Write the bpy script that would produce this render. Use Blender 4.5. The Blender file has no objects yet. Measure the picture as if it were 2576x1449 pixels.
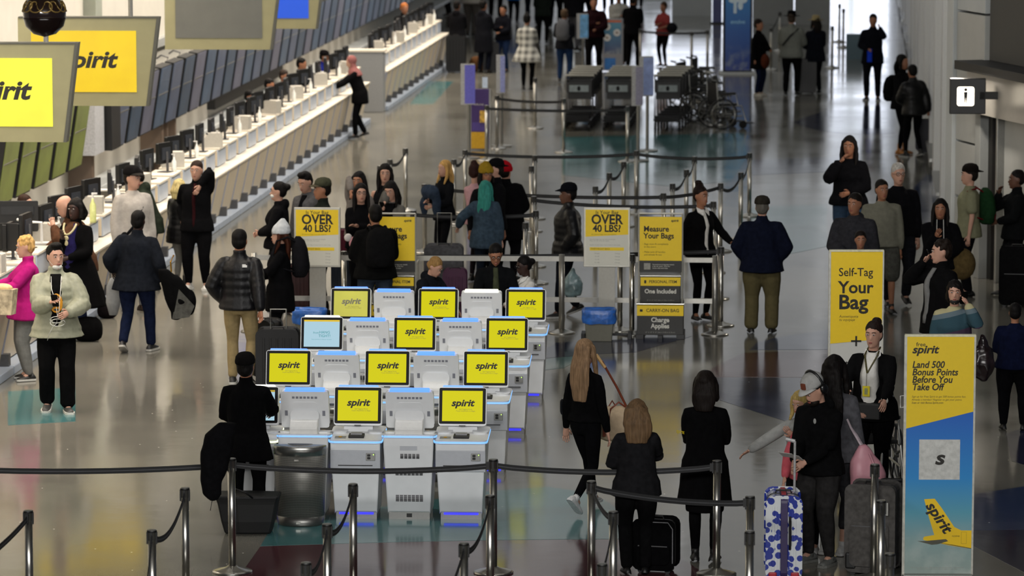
import bpy, math, random
from math import sin, cos, pi, radians as R, atan, tan, sqrt
from mathutils import Vector as V, Matrix, noise
random.seed(7)
SC = bpy.context.scene
COL = SC.collection
WS = bpy.data.scenes.new('workbench')      # scratch scene for evaluating modifiers, removed at the end
def wdg():
    with bpy.context.temp_override(scene=WS, view_layer=WS.view_layers[0]):
        dg = bpy.context.evaluated_depsgraph_get(); dg.update()
    return dg
# ------------------------------------------------------------------ camera
F, CX, CY, CAMH = 10000.0, 1288.0, 724.5, 6.8
TH = atan(1274.5 / F); PSI = R(4.89)
cam = bpy.data.cameras.new('camera'); camo = bpy.data.objects.new('camera', cam); COL.objects.link(camo)
cam.sensor_width = 36; cam.lens = F * 36 / 2576; cam.clip_end = 600
camo.location = (0, 0, CAMH); camo.rotation_euler = (pi / 2 - TH, 0, PSI)
SC.camera = camo
cam.dof.use_dof = True; cam.dof.focus_distance = 38.0; cam.dof.aperture_fstop = 3.2
CM = camo.rotation_euler.to_matrix()
SC.view_settings.view_transform = 'Standard'; SC.view_settings.look = 'None'
SC.view_settings.gamma = 1; SC.view_settings.use_curve_mapping = False
SC.view_settings.exposure = 0.0
# world: dim indoor ambience
W = bpy.data.worlds.new('world'); SC.world = W; W.use_nodes = True
W.node_tree.nodes['Background'].inputs[0].default_value = (.75, .82, 1, 1)
W.node_tree.nodes['Background'].inputs[1].default_value = .06

def area(name, loc, sx, sy, power, col, rot=(0, 0, 0), spread=180):
    l = bpy.data.lights.new(name, 'AREA'); l.shape = 'RECTANGLE'; l.size = sx; l.size_y = sy
    l.energy = power; l.color = col; l.spread = R(spread)
    o = bpy.data.objects.new(name, l); o.location = loc; o.rotation_euler = rot; COL.objects.link(o)
    return o
area('counter_lamp_row', (-10.6, 66, 5.6), .6, 60, 1300, (1, .84, .68), (0, 0, 0), 120)
area('counter_wash_lamp_row', (-11.0, 66, 4.4), .5, 60, 330, (1, .90, .78), (0, 0, 0), 130)
area('counter_front_fill_light', (-6.6, 66, 7.6), .8, 60, 2300, (1, .90, .78), (0, R(38), 0), 110)  # unseen fill added to brighten the counter fronts, not a known fixture
area('hall_ceiling_lamps', (-5, 104, 8.75), 12, 112, 1250, (.96, .98, 1))
area('end_window_daylight', (-2, 168, 5), 22, 9, 3000, (.88, .92, 1), (pi / 2, 0, 0))
area('side_area_light', (1.0, 128, 5), 50, 6, 1000, (.88, .92, 1), (0, -pi / 2 * .8, 0))  # broad cool area light by the right wall, which has no window
area('front_fill_light', (-2.5, 10, 8.4), 16, 1.5, 3700, (1, .98, .95), (pi / 2 - R(14), 0, R(3)))  # added fill from the camera side, brightens kiosk fronts and banners
area('second_front_fill_light', (-3.5, 36, 8.7), 9, 1, 550, (1, .98, .95), (pi / 2 - R(25), 0, R(3)))  # second added front fill, aimed at the signs farther down the hall

# ------------------------------------------------------------------ pixel helpers (real ground positions)
def ray(px, py):
    return CM @ V(((px - CX) / F, -(py - CY) / F, -1.0))
def P(px, py, h=0.0):
    d = ray(px, py); t = (h - CAMH) / d.z
    return V((d.x * t, d.y * t, h))
def S(py):                              # pixels per metre at ground row py
    return (py + 550) / 6.8 * .992
def Zat(px, py, pos):                   # height of the pixel row py above ground position pos
    d = ray(px, py); k = sqrt((pos.x ** 2 + pos.y ** 2) / (d.x ** 2 + d.y ** 2))
    return CAMH + d.z * k

# ------------------------------------------------------------------ materials
MC = {}
def lin(c):
    if isinstance(c, str):
        c = [int(c[i:i + 2], 16) / 255 for i in (0, 2, 4)]
    return tuple((x / 12.92 if x < .04045 else ((x + .055) / 1.055) ** 2.4) for x in c) + (1,)
def mat(c, rough=.6, metal=0., var=.15, sc=30., bump=0., emit=0., spec=.5, coat=0.):
    key = (c, rough, metal, var, sc, bump, emit, spec, coat)
    if key in MC: return MC[key]
    m = bpy.data.materials.new('surface'); m.use_nodes = True; nt = m.node_tree; b = nt.nodes['Principled BSDF']
    col = lin(c)
    b.inputs['Roughness'].default_value = rough; b.inputs['Metallic'].default_value = metal
    b.inputs['Specular IOR Level'].default_value = spec; b.inputs['Coat Weight'].default_value = coat
    tc = nt.nodes.new('ShaderNodeTexCoord'); n = nt.nodes.new('ShaderNodeTexNoise')
    n.inputs['Scale'].default_value = sc; n.inputs['Detail'].default_value = 3
    nt.links.new(tc.outputs['Object'], n.inputs['Vector'])
    r = nt.nodes.new('ShaderNodeValToRGB')
    r.color_ramp.elements[0].position = .3; r.color_ramp.elements[1].position = .7
    r.color_ramp.elements[0].color = tuple(x * (1 - var) for x in col[:3]) + (1,)
    r.color_ramp.elements[1].color = tuple(min(1, x * (1 + var)) for x in col[:3]) + (1,)
    nt.links.new(n.outputs['Fac'], r.inputs['Fac']); nt.links.new(r.outputs['Color'], b.inputs['Base Color'])
    if bump:
        bp = nt.nodes.new('ShaderNodeBump'); bp.inputs['Strength'].default_value = bump; bp.inputs['Distance'].default_value = .01
        nt.links.new(n.outputs['Fac'], bp.inputs['Height']); nt.links.new(bp.outputs['Normal'], b.inputs['Normal'])
    if emit:
        nt.links.new(r.outputs['Color'], b.inputs['Emission Color']); b.inputs['Emission Strength'].default_value = emit; nt.links.remove(b.inputs['Base Color'].links[0]); b.inputs['Base Color'].default_value = (.01, .01, .01, 1)
    MC[key] = m
    return m
def cloth(c, var=None):
    var = var if var is not None else (.25 if max(lin(c)[:3]) < .08 else .10)
    return mat(c, .95, 0, var, 22., .35, spec=.06)
SKIN = dict(fair='b48a76', tan='94654c', brown='5c3d2e', dark='33201a', pale='b08474')
def skin(k): return mat(SKIN[k], .5, 0, .06, 18, .05, spec=.4)
def hairm(c):
    if ('hair', c) in MC: return MC[('hair', c)]
    m = mat(c, .62, 0, .30, 45, .6, spec=.14); nt = m.node_tree
    n = [x for x in nt.nodes if x.type == 'TEX_NOISE'][0]; tc = [x for x in nt.nodes if x.type == 'TEX_COORD'][0]
    mp = nt.nodes.new('ShaderNodeMapping'); mp.inputs['Scale'].default_value = (1.6, 1.6, .14)      # strands run down
    nt.links.new(tc.outputs['Object'], mp.inputs['Vector']); nt.links.new(mp.outputs['Vector'], n.inputs['Vector'])
    MC[('hair', c)] = m; return m
CHROME = mat('b9b7b0', .28, 1., .06, 60)
STEEL = mat('9a9a96', .38, .9, .08, 80)
BLK = mat('0b0b0c', .5, 0, .2)
BLKG = mat('060607', .45, 0, .1, spec=.12)
BELT = mat('111214', .75, 0, .1, 80)
WHITE = mat('d8d8d6', .35, 0, .03)
KIOSK = mat('dfe1e3', .36, 0, .03, 8)
YEL = mat('e6c400', .5, 0, .02)
PRINT = mat('17140c', .6, 0, 0.)

# ------------------------------------------------------------------ mesh building
class MB:
    def __init__(s): s.v = []; s.f = []
    def add(s, vs, fs):
        k = len(s.v); s.v += [V(v) for v in vs]; s.f += [tuple(i + k for i in f) for f in fs]; return s
    def box(s, x0, x1, y0, y1, z0, z1, M=None):
        vs = [V((x, y, z)) for x in (x0, x1) for y in (y0, y1) for z in (z0, z1)]
        if M: vs = [M @ v for v in vs]
        return s.add(vs, [(0, 1, 3, 2), (4, 6, 7, 5), (0, 4, 5, 1), (2, 3, 7, 6), (0, 2, 6, 4), (1, 5, 7, 3)])
    def prism(s, poly, axis, a, b, M=None):     # poly in the two other axes
        n = len(poly); vs = []
        for t in (a, b):
            for p in poly:
                v = [0, 0, 0]; o = [i for i in range(3) if i != axis]; v[axis] = t; v[o[0]] = p[0]; v[o[1]] = p[1]
                vs.append(M @ V(v) if M else V(v))
        return s.add(vs, [tuple(range(n)), tuple(range(2 * n - 1, n - 1, -1))] + [(i, (i + 1) % n, n + (i + 1) % n, n + i) for i in range(n)])
    def rings(s, rs, cap=True):
        n = len(rs[0]); vs = [p for r in rs for p in r]
        fs = [(j * n + i, j * n + (i + 1) % n, (j + 1) * n + (i + 1) % n, (j + 1) * n + i) for j in range(len(rs) - 1) for i in range(n)]
        if cap: fs += [tuple(range(n - 1, -1, -1)), tuple(range((len(rs) - 1) * n, len(rs) * n))]
        return s.add(vs, fs)
    def tube(s, pts, r, n=8, flat=None):
        pts = [V(p) for p in pts]; rs = []
        for i, p in enumerate(pts):
            d = (pts[min(i + 1, len(pts) - 1)] - pts[max(i - 1, 0)]).normalized()
            up = V((0, 0, 1)) if abs(d.z) < .95 else V((1, 0, 0))
            x = d.cross(up).normalized(); y = x.cross(d).normalized()
            rr = r[i] if isinstance(r, (list, tuple)) else r
            fx = flat or 1.
            rs.append([p + x * (cos(2 * pi * k / n) * rr * fx) + y * (sin(2 * pi * k / n) * rr) for k in range(n)])
        return s.rings(rs)
    def lathe(s, prof, c=(0, 0, 0), n=20, M=None):
        rs = []
        for r, z in prof:
            ring = [V((c[0] + r * cos(2 * pi * k / n), c[1] + r * sin(2 * pi * k / n), c[2] + z)) for k in range(n)]
            if M: ring = [M @ v for v in ring]
            rs.append(ring)
        return s.rings(rs)
    def ell(s, c, r, n=12, m=8, M=None):
        rs = []
        for j in range(m + 1):
            a = -pi / 2 + pi * (j + .001 if j == 0 else (j - .001 if j == m else j)) / m
            ring = [V((c[0] + r[0] * cos(a) * cos(2 * pi * k / n), c[1] + r[1] * cos(a) * sin(2 * pi * k / n), c[2] + r[2] * sin(a))) for k in range(n)]
            if M: ring = [M @ v for v in ring]
            rs.append(ring)
        return s.rings(rs)
    def rbox(s, x0, x1, y0, y1, z0, z1, r=.02, axis=1, M=None, n=3):   # rounded corners in the plane across axis
        lo = [(x0, x1), (y0, y1), (z0, z1)]; o = [i for i in range(3) if i != axis]
        (a0, a1), (b0, b1) = lo[o[0]], lo[o[1]]; poly = []
        for cx, cy, st in ((a1 - r, b1 - r, 0), (a0 + r, b1 - r, 1), (a0 + r, b0 + r, 2), (a1 - r, b0 + r, 3)):
            for k in range(n + 1):
                an = pi / 2 * (st + k / n); poly.append((cx + r * cos(an), cy + r * sin(an)))
        return s.prism(poly, axis, lo[axis][0], lo[axis][1], M)
    def mesh(s, name='shape'):
        me = bpy.data.meshes.new(name); me.from_pydata([tuple(v) for v in s.v], [], s.f); me.update(); return me
def part(name, mb, m, parent=None, smooth=False, bevel=0, kind=None, label=None, loc=None):
    me = mb.mesh(name) if isinstance(mb, MB) else mb
    if m and not me.materials: me.materials.append(m)
    if smooth:
        for p in me.polygons: p.use_smooth = True
    o = bpy.data.objects.new(name, me); COL.objects.link(o)
    if parent: o.parent = parent
    if bevel:
        b = o.modifiers.new('bevel', 'BEVEL'); b.width = bevel; b.segments = 2; b.limit_method = 'ANGLE'
    if kind: o['kind'] = kind
    if label: o['label'] = label
    if loc is not None: o.location = loc
    return o
def thing(name, label, cat, loc=(0, 0, 0), rz=0., group=None):
    o = bpy.data.objects.new(name, None); COL.objects.link(o); o.empty_display_size = .1
    o.location = loc; o.rotation_euler = (0, 0, rz); o['label'] = label; o['category'] = cat
    if group: o['group'] = group
    return o
def tag(o, label, cat, group=None):
    o['label'] = label; o['category'] = cat
    if group: o['group'] = group
    return o
KIDS = {}
def kids(o): return list(o.children)
def nth(n):
    a = 'zeroth first second third fourth fifth sixth seventh eighth ninth tenth eleventh twelfth thirteenth fourteenth fifteenth sixteenth seventeenth eighteenth nineteenth'.split()
    if n < 20: return a[n]
    t = 'twent thirt fort fift sixt'.split()[n // 10 - 2]
    return t + 'ieth' if n % 10 == 0 else t + 'y-' + a[n % 10]
def dup(root, loc, rz, label, group=None):
    r = root.copy(); COL.objects.link(r); r.location = loc; r.rotation_euler = (0, 0, rz); r['label'] = label
    if group: r['group'] = group
    for ch in kids(root):
        c = ch.copy(); COL.objects.link(c); c.parent = r
        for g in kids(ch):
            d = g.copy(); COL.objects.link(d); d.parent = c
    return r
TXT = {}
def text(s, size, m, parent, loc, rot=(pi / 2, 0, 0), shear=0., bold=0., ax='CENTER', wide=1., name='lettering', sp=1.):
    key = (s, size, shear, bold, ax, wide, sp)
    if key not in TXT:
        c = bpy.data.curves.new('lettering', 'FONT'); c.body = s; c.size = size; c.shear = shear; c.offset = bold * size
        c.align_x = ax; c.align_y = 'CENTER'; c.space_character = sp; c.resolution_u = 3; c.space_line = .95
        o = bpy.data.objects.new('lettering', c); WS.collection.objects.link(o)
        dg = wdg(); me = bpy.data.meshes.new_from_object(o.evaluated_get(dg))
        bpy.data.objects.remove(o); bpy.data.curves.remove(c)
        for v in me.vertices: v.co.x *= wide
        TXT[key] = me
    me = TXT[key]
    if me.materials and me.materials[0] != m: me = me.copy(); me.materials.clear()
    if not me.materials: me.materials.append(m)
    o = bpy.data.objects.new(name, me); COL.objects.link(o); o.location = loc; o.rotation_euler = rot
    if parent: o.parent = parent
    return o
def quad(w0, w1, z0, z1, y, th=.002): return MB().box(w0, w1, y - th, y, z0, z1)
# ------------------------------------------------------------------ the setting
def terrazzo():
    m = bpy.data.materials.new('terrazzo'); m.use_nodes = True; nt = m.node_tree; b = nt.nodes['Principled BSDF']; L = nt.links
    tc = nt.nodes.new('ShaderNodeTexCoord')
    n1 = nt.nodes.new('ShaderNodeTexNoise'); n1.inputs['Scale'].default_value = 110; n1.inputs['Detail'].default_value = 2
    n2 = nt.nodes.new('ShaderNodeTexNoise'); n2.inputs['Scale'].default_value = .5; n2.inputs['Detail'].default_value = 3
    vo = nt.nodes.new('ShaderNodeTexVoronoi'); vo.inputs['Scale'].default_value = 3.2
    for n in (n1, n2, vo): L.new(tc.outputs['Object'], n.inputs['Vector'])
    oc = nt.nodes.new('ShaderNodeAttribute'); oc.attribute_name = 'tint'
    mr = nt.nodes.new('ShaderNodeMapRange'); mr.inputs[1].default_value = .3; mr.inputs[2].default_value = .7; mr.inputs[3].default_value = .72; mr.inputs[4].default_value = 1.28
    L.new(n1.outputs['Fac'], mr.inputs[0])
    mx = nt.nodes.new('ShaderNodeVectorMath'); mx.operation = 'SCALE'; L.new(oc.outputs['Color'], mx.inputs[0]); L.new(mr.outputs[0], mx.inputs['Scale'])
    m2 = nt.nodes.new('ShaderNodeMapRange'); m2.inputs[1].default_value = .3; m2.inputs[2].default_value = .7; m2.inputs[3].default_value = .82; m2.inputs[4].default_value = 1.15
    L.new(n2.outputs['Fac'], m2.inputs[0])
    mx2 = nt.nodes.new('ShaderNodeVectorMath'); mx2.operation = 'SCALE'; L.new(mx.outputs[0], mx2.inputs[0]); L.new(m2.outputs[0], mx2.inputs['Scale'])
    # sparse mirror chips in the terrazzo
    gt = nt.nodes.new('ShaderNodeMath'); gt.operation = 'LESS_THAN'; gt.inputs[1].default_value = .028; L.new(vo.outputs['Distance'], gt.inputs[0])
    mc = nt.nodes.new('ShaderNodeMix'); mc.data_type = 'RGBA'; L.new(gt.outputs[0], mc.inputs[0]); L.new(mx2.outputs[0], mc.inputs[6]); mc.inputs[7].default_value = (.9, .88, .8, 1)
    L.new(mc.outputs[2], b.inputs['Base Color'])
    r = nt.nodes.new('ShaderNodeMapRange'); r.inputs[1].default_value = .3; r.inputs[2].default_value = .7; r.inputs[3].default_value = .09; r.inputs[4].default_value = .17
    L.new(n2.outputs['Fac'], r.inputs[0]); L.new(r.outputs[0], b.inputs['Roughness'])
    b.inputs['Specular IOR Level'].default_value = .55
    w = nt.nodes.new('ShaderNodeTexNoise'); w.inputs['Scale'].default_value = 2.5; w.inputs['Detail'].default_value = 2
    L.new(tc.outputs['Object'], w.inputs['Vector'])
    bp = nt.nodes.new('ShaderNodeBump'); bp.inputs['Strength'].default_value = .06; bp.inputs['Distance'].default_value = .02; L.new(w.outputs['Fac'], bp.inputs['Height']); L.new(bp.outputs['Normal'], b.inputs['Normal'])
    return m
TZ = terrazzo()
def tinted(me, c):
    a = me.color_attributes.new('tint', 'FLOAT_COLOR', 'CORNER')
    col = lin(c)
    for d in a.data: d.color = col
    return me
fl = part('floor', tinted(MB().box(-14, 9, 14, 175, -.1, 0).mesh('floor'), '6e6c64'), TZ, kind='structure')
def inlay(c, pts, z=.002):
    g = [P(*p) for p in pts]
    mb = MB(); n = len(g)
    mb.add([(p.x, p.y, 0.0) for p in g] + [(p.x, p.y, z) for p in g], [tuple(range(n, 2 * n))] + [(i, (i + 1) % n, n + (i + 1) % n, n + i) for i in range(n)])
    o = part('inlay', tinted(mb.mesh('inlay'), c), TZ, fl); o['label'] = c and {'3f6a6c': 'teal terrazzo inlay', '4b2b30': 'plum terrazzo inlay', '23263c': 'navy terrazzo inlay', '34405c': 'slate blue terrazzo inlay', '7c7b70': 'pale terrazzo inlay'}[c]
    return o
TEAL, PLUM, NAVY, SLATE, PALE = '3f6a6c', '4b2b30', '23263c', '34405c', '7c7b70'
def arc(p0, p1, p2, n=10):
    return [tuple((1 - t) ** 2 * a + 2 * t * (1 - t) * b + t * t * c for a, b, c in zip(p0, p1, p2)) for t in [i / n for i in range(n + 1)]]
inlay(TEAL, [(690, 1316), (655, 1374)] + arc((655, 1374), (1150, 1356), (1600, 1356), 10)[1:] + arc((1600, 1356), (1570, 1270), (1480, 1240), 6)[1:] + [(1380, 1225), (1240, 1235)])
inlay(PLUM, [(655, 1375), (600, 1452)] + [(900, 1560), (1500, 1560), (1790, 1460)] + arc((1755, 1432), (1700, 1390), (1603, 1357), 6) + arc((1600, 1357), (1150, 1357), (655, 1375), 10)[1:-1])
inlay(NAVY, [(2445, 1335), (2600, 1332), (2640, 1480), (2576, 1440), (2445, 1372)])
inlay(SLATE, [(2440, 1245), (2600, 1220), (2600, 1331), (2440, 1334)])
inlay(NAVY, [(2530, 1090), (2640, 1060), (2640, 1190), (2545, 1160)])
inlay(PLUM, arc((1770, 942), (1790, 925), (1870, 888), 6) + [(2120, 880), (2150, 950), (1780, 948)])
inlay(NAVY, [(1780, 949), (2150, 951), (2120, 1020), (1985, 1062)] + arc((1985, 1062), (1880, 1030), (1790, 1000), 5)[1:] + arc((1790, 1000), (1760, 970), (1780, 949), 4)[1:-1])
inlay(SLATE, [(1885, 880), (1905, 862), (1960, 848), (2080, 830), (2180, 830), (2190, 879)])
inlay(NAVY, [(1330, 905), (1400, 862), (1600, 852), (1740, 846), (1700, 858), (1600, 886), (1480, 892)])
inlay(TEAL, [(1330, 907), (1480, 893), (1420, 925), (1340, 935)])
inlay(TEAL, [(1410, 345), (1870, 335), (1880, 395), (1840, 455), (1700, 470), (1415, 440)])
inlay(TEAL, [(1080, 205), (1140, 205), (1090, 262), (1030, 262)])
inlay(SLATE, [(1880, 402), (2130, 395), (2130, 430), (1890, 440)])
inlay(NAVY, arc((1995, 308), (2040, 285), (2120, 272), 6) + [(2250, 262), (2250, 335)] + arc((2250, 335), (2070, 345), (1995, 308), 8)[1:-1])
inlay(SLATE, [(2330, 440), (2360, 440), (2350, 560), (2290, 560), (2300, 470)])
inlay(TEAL, [(1885, 520), (2080, 515), (2080, 620), (1980, 640), (1890, 600)])
inlay(TEAL, [(20, 985), (190, 975), (190, 1060), (20, 1070)])

WALLM = mat('b9b6ac', .6, 0, .04, 3); GREYW = mat('8f918f', .5, 0, .05, 4); PALEW = mat('b4b8b8', .5, 0, .04, 3)
part('ceiling', MB().box(-14, 9, 14, 175, 9, 9.2), mat('8b8b88', .8, 0, .05, 2), kind='structure')
# luminous ceiling strips mirrored in the polished floor
EMW = mat('ffffff', .5, 0, 0, emit=.9)
for i in range(16):
    y = 62 + i * 7.0
    for x, ln_ in ((-6.4, 'counter-side'), (-3.6, 'middle'), (-.9, 'wall-side')):
        t = thing('ceiling_light', 'white ceiling strip lamp, %s along the %s line of the hall' % (nth(i + 1), ln_), 'ceiling light', (x, y, 8.9), 0, 'strip lamps of the hall ceiling')
        part('frame', MB().box(-.17, .17, -1.3, 1.3, 0, .1), GREYW, t); part('diffuser', MB().box(-.13, .13, -1.25, 1.25, -.015, -.001), EMW, t)
part('wall_left', MB().box(-12.4, -12.1, 30, 175, 0, 9), WALLM, kind='structure')
# grey tiled pilasters of the left wall above the screens
for i, y in enumerate([44.5, 53.5, 62, 71, 82, 96, 112, 130]):
    part('trim_%d' % (i + 1), MB().box(-12.1, -11.9, y, y + .55, 2.3, 9), mat('85897c', .5, 0, .08, 5), kind='structure')
part('trim_9', MB().box(-12.1, -11.98, 30, 100, 2.22, 2.36), GREYW, kind='structure')
for i, (y, w) in enumerate([(66.9, .16), (67.4, .12), (68.2, .14), (60.6, .2)]): part('trim_%d' % (11 + i), MB().box(-12.1, -11.72, y, y + w, 0, 1.14), mat('6b5a4c', .5, 0, .08, 5), kind='structure')
part('trim_15', MB().box(-12.1, -11.55, 60.0, 60.75, 1.1, 2.3), mat('a8aaae', .5), kind='structure'); part('trim_16', MB().box(-12.1, -11.45, 60.85, 61.6, 1.1, 2.2), BLK, kind='structure')
part('trim_10', MB().box(-12.1, -11.7, 38, 175, .42, .50), PALEW, kind='structure', bevel=.01)
# end wall with bright glazing
part('wall_back', MB().box(-14, 9, 172, 172.3, 0, 9), PALEW, kind='structure')
GL = mat('e8eeff', .2, 0, .02, emit=2.3)
for i in range(7):
    x = -11.5 + i * 2.9
    w = part('window_%d' % (i + 1), MB().box(x, x + 2.6, 171.9, 172, .3, 7.5), GL, kind='structure')
    part('frame', MB().box(x - .1, x, 171.8, 172, .2, 7.6).box(x, x + 2.6, 171.8, 171.95, 3.6, 3.75), STEEL, w)
# right wall: far run with panels, then the angled bay with the restroom entrance
wr = part('wall_right', MB().box(1.42, 1.75, 56.5, 172, 0, 9), PALEW, kind='structure')
wr.location.x = .12
for i in range(14):
    y = 57 + i * 5.2 + (i % 3) * .6
    part('pilaster', MB().box(1.30, 1.42, y, y + .9, 0, 8), WHITE, wr)
    for z0 in (.35, 1.75, 3.15, 4.6):
        part('panel', MB().box(1.385, 1.42, y + 1.1, y + 4.4, z0, z0 + 1.25), GREYW if (i + int(z0)) % 2 else PALEW, wr, bevel=.008)
    part('rail', MB().box(1.25, 1.42, y + 1, y + 4.6, .20, .26), STEEL, wr)
A = P(2388, 668); B = P(2640, 757); D = (B - A); LN = D.length; ang = math.atan2(D.y, D.x)
wb = thing('wall_front', '', ''); del wb['label'], wb['category']; wb['kind'] = 'structure'; wb.location = (A.x, A.y, 0); wb.rotation_euler = (0, 0, ang)
wb.name = 'wall_right'
def wp(name, x0, x1, y0, y1, z0, z1, m, bev=.006): return part(name, MB().box(x0, x1, y0, y1, z0, z1), m, wb, bevel=bev)
sx = LN / 252.0     # metres of wall per photo column, roughly
def wx(px):
    g = P(px, 668 + (px - 2388) * .353); return (V((g.x, g.y, 0)) - V((A.x, A.y, 0))).length
MW = mat('a9aaa6', .45, 0, .04, 4); DK = mat('1b1a18', .6, 0, .1)
side = 1   # wall thickness lies behind
wp('pilaster', wx(2386) - .12, wx(2398), -.05, .3, 0, 9, PALEW)
zs = [0, .45, 1.02, 1.80, 2.62, 3.62, 4.6, 9]
for a, b in zip(zs[:-1], zs[1:]):
    wp('panel', wx(2398) + .02, wx(2468), 0, .3, a + .015, b - .015, MW if a < 3 else PALEW)
wp('jamb', wx(2468), wx(2481), -.12, .3, 0, 2.95, GREYW); 
wp('lintel', wx(2468), wx(2480) + 6, -.25, .3, 2.30, 2.88, mat('a8a49c', .28, .3, .05, 6))
wp('canopy', wx(2468) - .1, wx(2480) + 6, -.4, .3, 2.88, 3.0, DK)
wp('upper_panel', wx(2472), wx(2480) + 6, .05, .3, 3.0, 9, mat('3b3a38', .6, 0, .05))
wp('reveal', wx(2481), wx(2490), .0, .5, 0, 2.30, DK)
wp('door_leaf', wx(2490), wx(2510), .25, .3, .25, 2.1, mat('a5794f', .45, 0, .12, 12)); wp('kick_plate', wx(2490), wx(2510), .22, .3, 0, .25, DK)
wp('jamb', wx(2508), wx(2512), -.05, .3, 0, 2.30, STEEL)
wp('panel', wx(2512), wx(2512) + 6, .05, .3, 0, 2.30, MW)
lw = area('restroom_lintel_lamp', (0, 0, 0), .5, .25, 45, (1, .9, .78)); lw.parent = wb; lw.location = (wx(2520), -.75, 3.1); lw.rotation_euler = (-.5, 0, 0)
# restroom sign projecting from the wall
q = P(2430, 640)
t = thing('restroom_sign', 'black box sign with lit white square and restroom figure', 'sign', (P(2424, 725).x, P(2424, 725).y, 0), R(2))
z1, z0 = 2.84, 2.36
part('bracket', MB().box(.18, .5, .0, .06, z0 + .2, z0 + .3), DK, t)
part('case', MB().box(-.22, .26, 0, .14, z0, z1), mat('0d0b0a', .35, 0, .1), t, bevel=.01)
part('lit_panel', MB().rbox(-.125, .105, -.006, .002, z0 + .11, z1 - .11, .03), mat('fff2dc', .4, 0, 0, emit=3.2), t)
part('figure', MB().ell((-.01, -.01, z0 + .33), (.022, .006, .022)).prism([(-.035, z0 + .30), (.015, z0 + .30), (.012, z0 + .24), (.005, z0 + .15), (-.006, z0 + .15), (-.01, z0 + .23), (-.014, z0 + .15), (-.025, z0 + .15), (-.032, z0 + .24)], 1, -.012, -.007), BLK, t)
# far partitions on the right of the blue banner
def at_box(name, px0, px1, py, h, m, th=.3, kind='structure'):
    a = P(px0, py); b = P(px1, py)
    return part(name, MB().box(a.x, b.x, a.y, a.y + th, 0, h), m, kind=kind)
for i, (a, b, y, h, m) in enumerate([(1893, 1996, 60, 3.4, GREYW), (1999, 2088, 62, 3.4, GREYW), (1690, 1790, 40, .9, PALEW), (2128, 2172, 150, .62, mat('58707c', .5, 0, .05)), (1600, 1690, -60, 2, PALEW)]):
    at_box('trim_%d' % (20 + i), a, b, y, h, m)
# ------------------------------------------------------------------ ticket counters (one per desk position)
CREAM = mat('cdbfa6', .45, 0, .04, 5); PALEB = mat('a9b4c4', .35, .1, .04, 5); FIN = mat('9a9dab', .4, .1, .05); TOPM = mat('ded6c6', .35, 0, .03, 5); DGR = mat('4a4a4c', .5, 0, .1)
PITCH = 1.07
def make_counter(label, y):
    t = thing('check_in_counter', label, 'counter', (-9.62, y, 0), 0, 'check-in counters along the hall')
    part('front_panel', MB().prism([(-.15, .12), (.0, .80), (-.10, .80), (-.26, .12)], 1, .02, PITCH - .02), CREAM, t)
    part('baggage_scale', MB().box(-.22, .02, .02, PITCH - .02, 0, .10), PALEB, t, bevel=.01)
    part('fin', MB().prism([(-.22, .10), (-.14, .10), (.015, .80), (-.24, .80)], 1, -.018, .018), FIN, t)
    part('foot_box', MB().box(-.16, -.04, -.02, .10, .10, .24), DGR, t)
    part('shelf', MB().box(-.56, .012, 0, PITCH, .80, .83), TOPM, t, bevel=.005)
    part('upper_cabinet', MB().box(-.54, -.20, .30, PITCH - .02, .84, 1.10), PALEB, t, bevel=.01)
    part('cabinet_end', MB().box(-.5, -.22, .27, .30, .85, 1.08), CREAM, t)
    part('cable_box', MB().box(-.5, -.26, .06, .26, .84, .97), DGR, t)
    part('worktop', MB().box(-.58, -.18, .30, PITCH, 1.10, 1.13), TOPM, t, bevel=.005)
    part('carcass', MB().box(-.54, -.26, 0, PITCH, 0, .80), CREAM, t)
    return t
n_c = 0; desk_y = []
c0 = None
ys_near = [79.0 - PITCH * (k + 1) for k in range(33)]; ys_far = [81.95 + PITCH * k for k in range(12)]
for far, ys in ((0, ys_near), (1, ys_far)):
    for k, y in enumerate(ys):
        lab = ('cream and grey check-in desk position, %s beyond the walkway gap' if far else 'cream and grey check-in desk position, %s on the near side of the walkway gap') % nth(k + 1)
        grp = 'far check-in desks' if far else 'near check-in desks'
        if c0 is None: c0 = make_counter(lab, y); c0['group'] = grp
        else: dup(c0, (-9.62, y, 0), 0, lab, grp)
        desk_y.append((y, k, far))
t = thing('counter_end_cabinet', 'tall grey end cabinet closing the far desk run beside the walkway', 'cabinet', (-9.9, 81.6, 0))
part('body', MB().box(-.5, .25, 0, .35, 0, 1.25), mat('8d8f90', .4, .1, .05), t, bevel=.01); part('top', MB().box(-.53, .28, -.02, .4, 1.25, 1.29), TOPM, t)
# screens on the desks
def make_monitor(label, grp):
    t = thing('monitor', label, 'monitor', (0, 0, 0), 0, grp)
    part('display_case', MB().rbox(-.21, .21, -.02, .03, .13, .43, .01), BLK, t, bevel=.004)
    part('vent_panel', MB().box(-.12, .12, .03, .045, .18, .36), mat('2c3038', .5, 0, .1), t)
    part('screen', MB().box(-.195, .195, -.023, -.02, .15, .41), mat('20303c', .2, 0, .1), t)
    part('stand', MB().tube([(0, .06, .01), (0, .05, .3)], .02).box(-.1, .1, -.06, .12, 0, .012), DGR, t)
    return t
def make_bottle(label, c1, grp=None):
    t = thing('bottle', label, 'bottle', (0, 0, 0), 0, grp)
    part('bottle_body', MB().lathe([(.0, 0), (.034, 0), (.036, .02), (.036, .15), (.014, .19), (.014, .21), (0, .21)], n=10), mat(c1, .2, 0, .1), t, True)
    part('pump', MB().lathe([(.012, .21), (.012, .24), (.016, .25), (0, .255)], n=8).box(-.012, .05, -.008, .008, .245, .26), WHITE, t)
    return t
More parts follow.
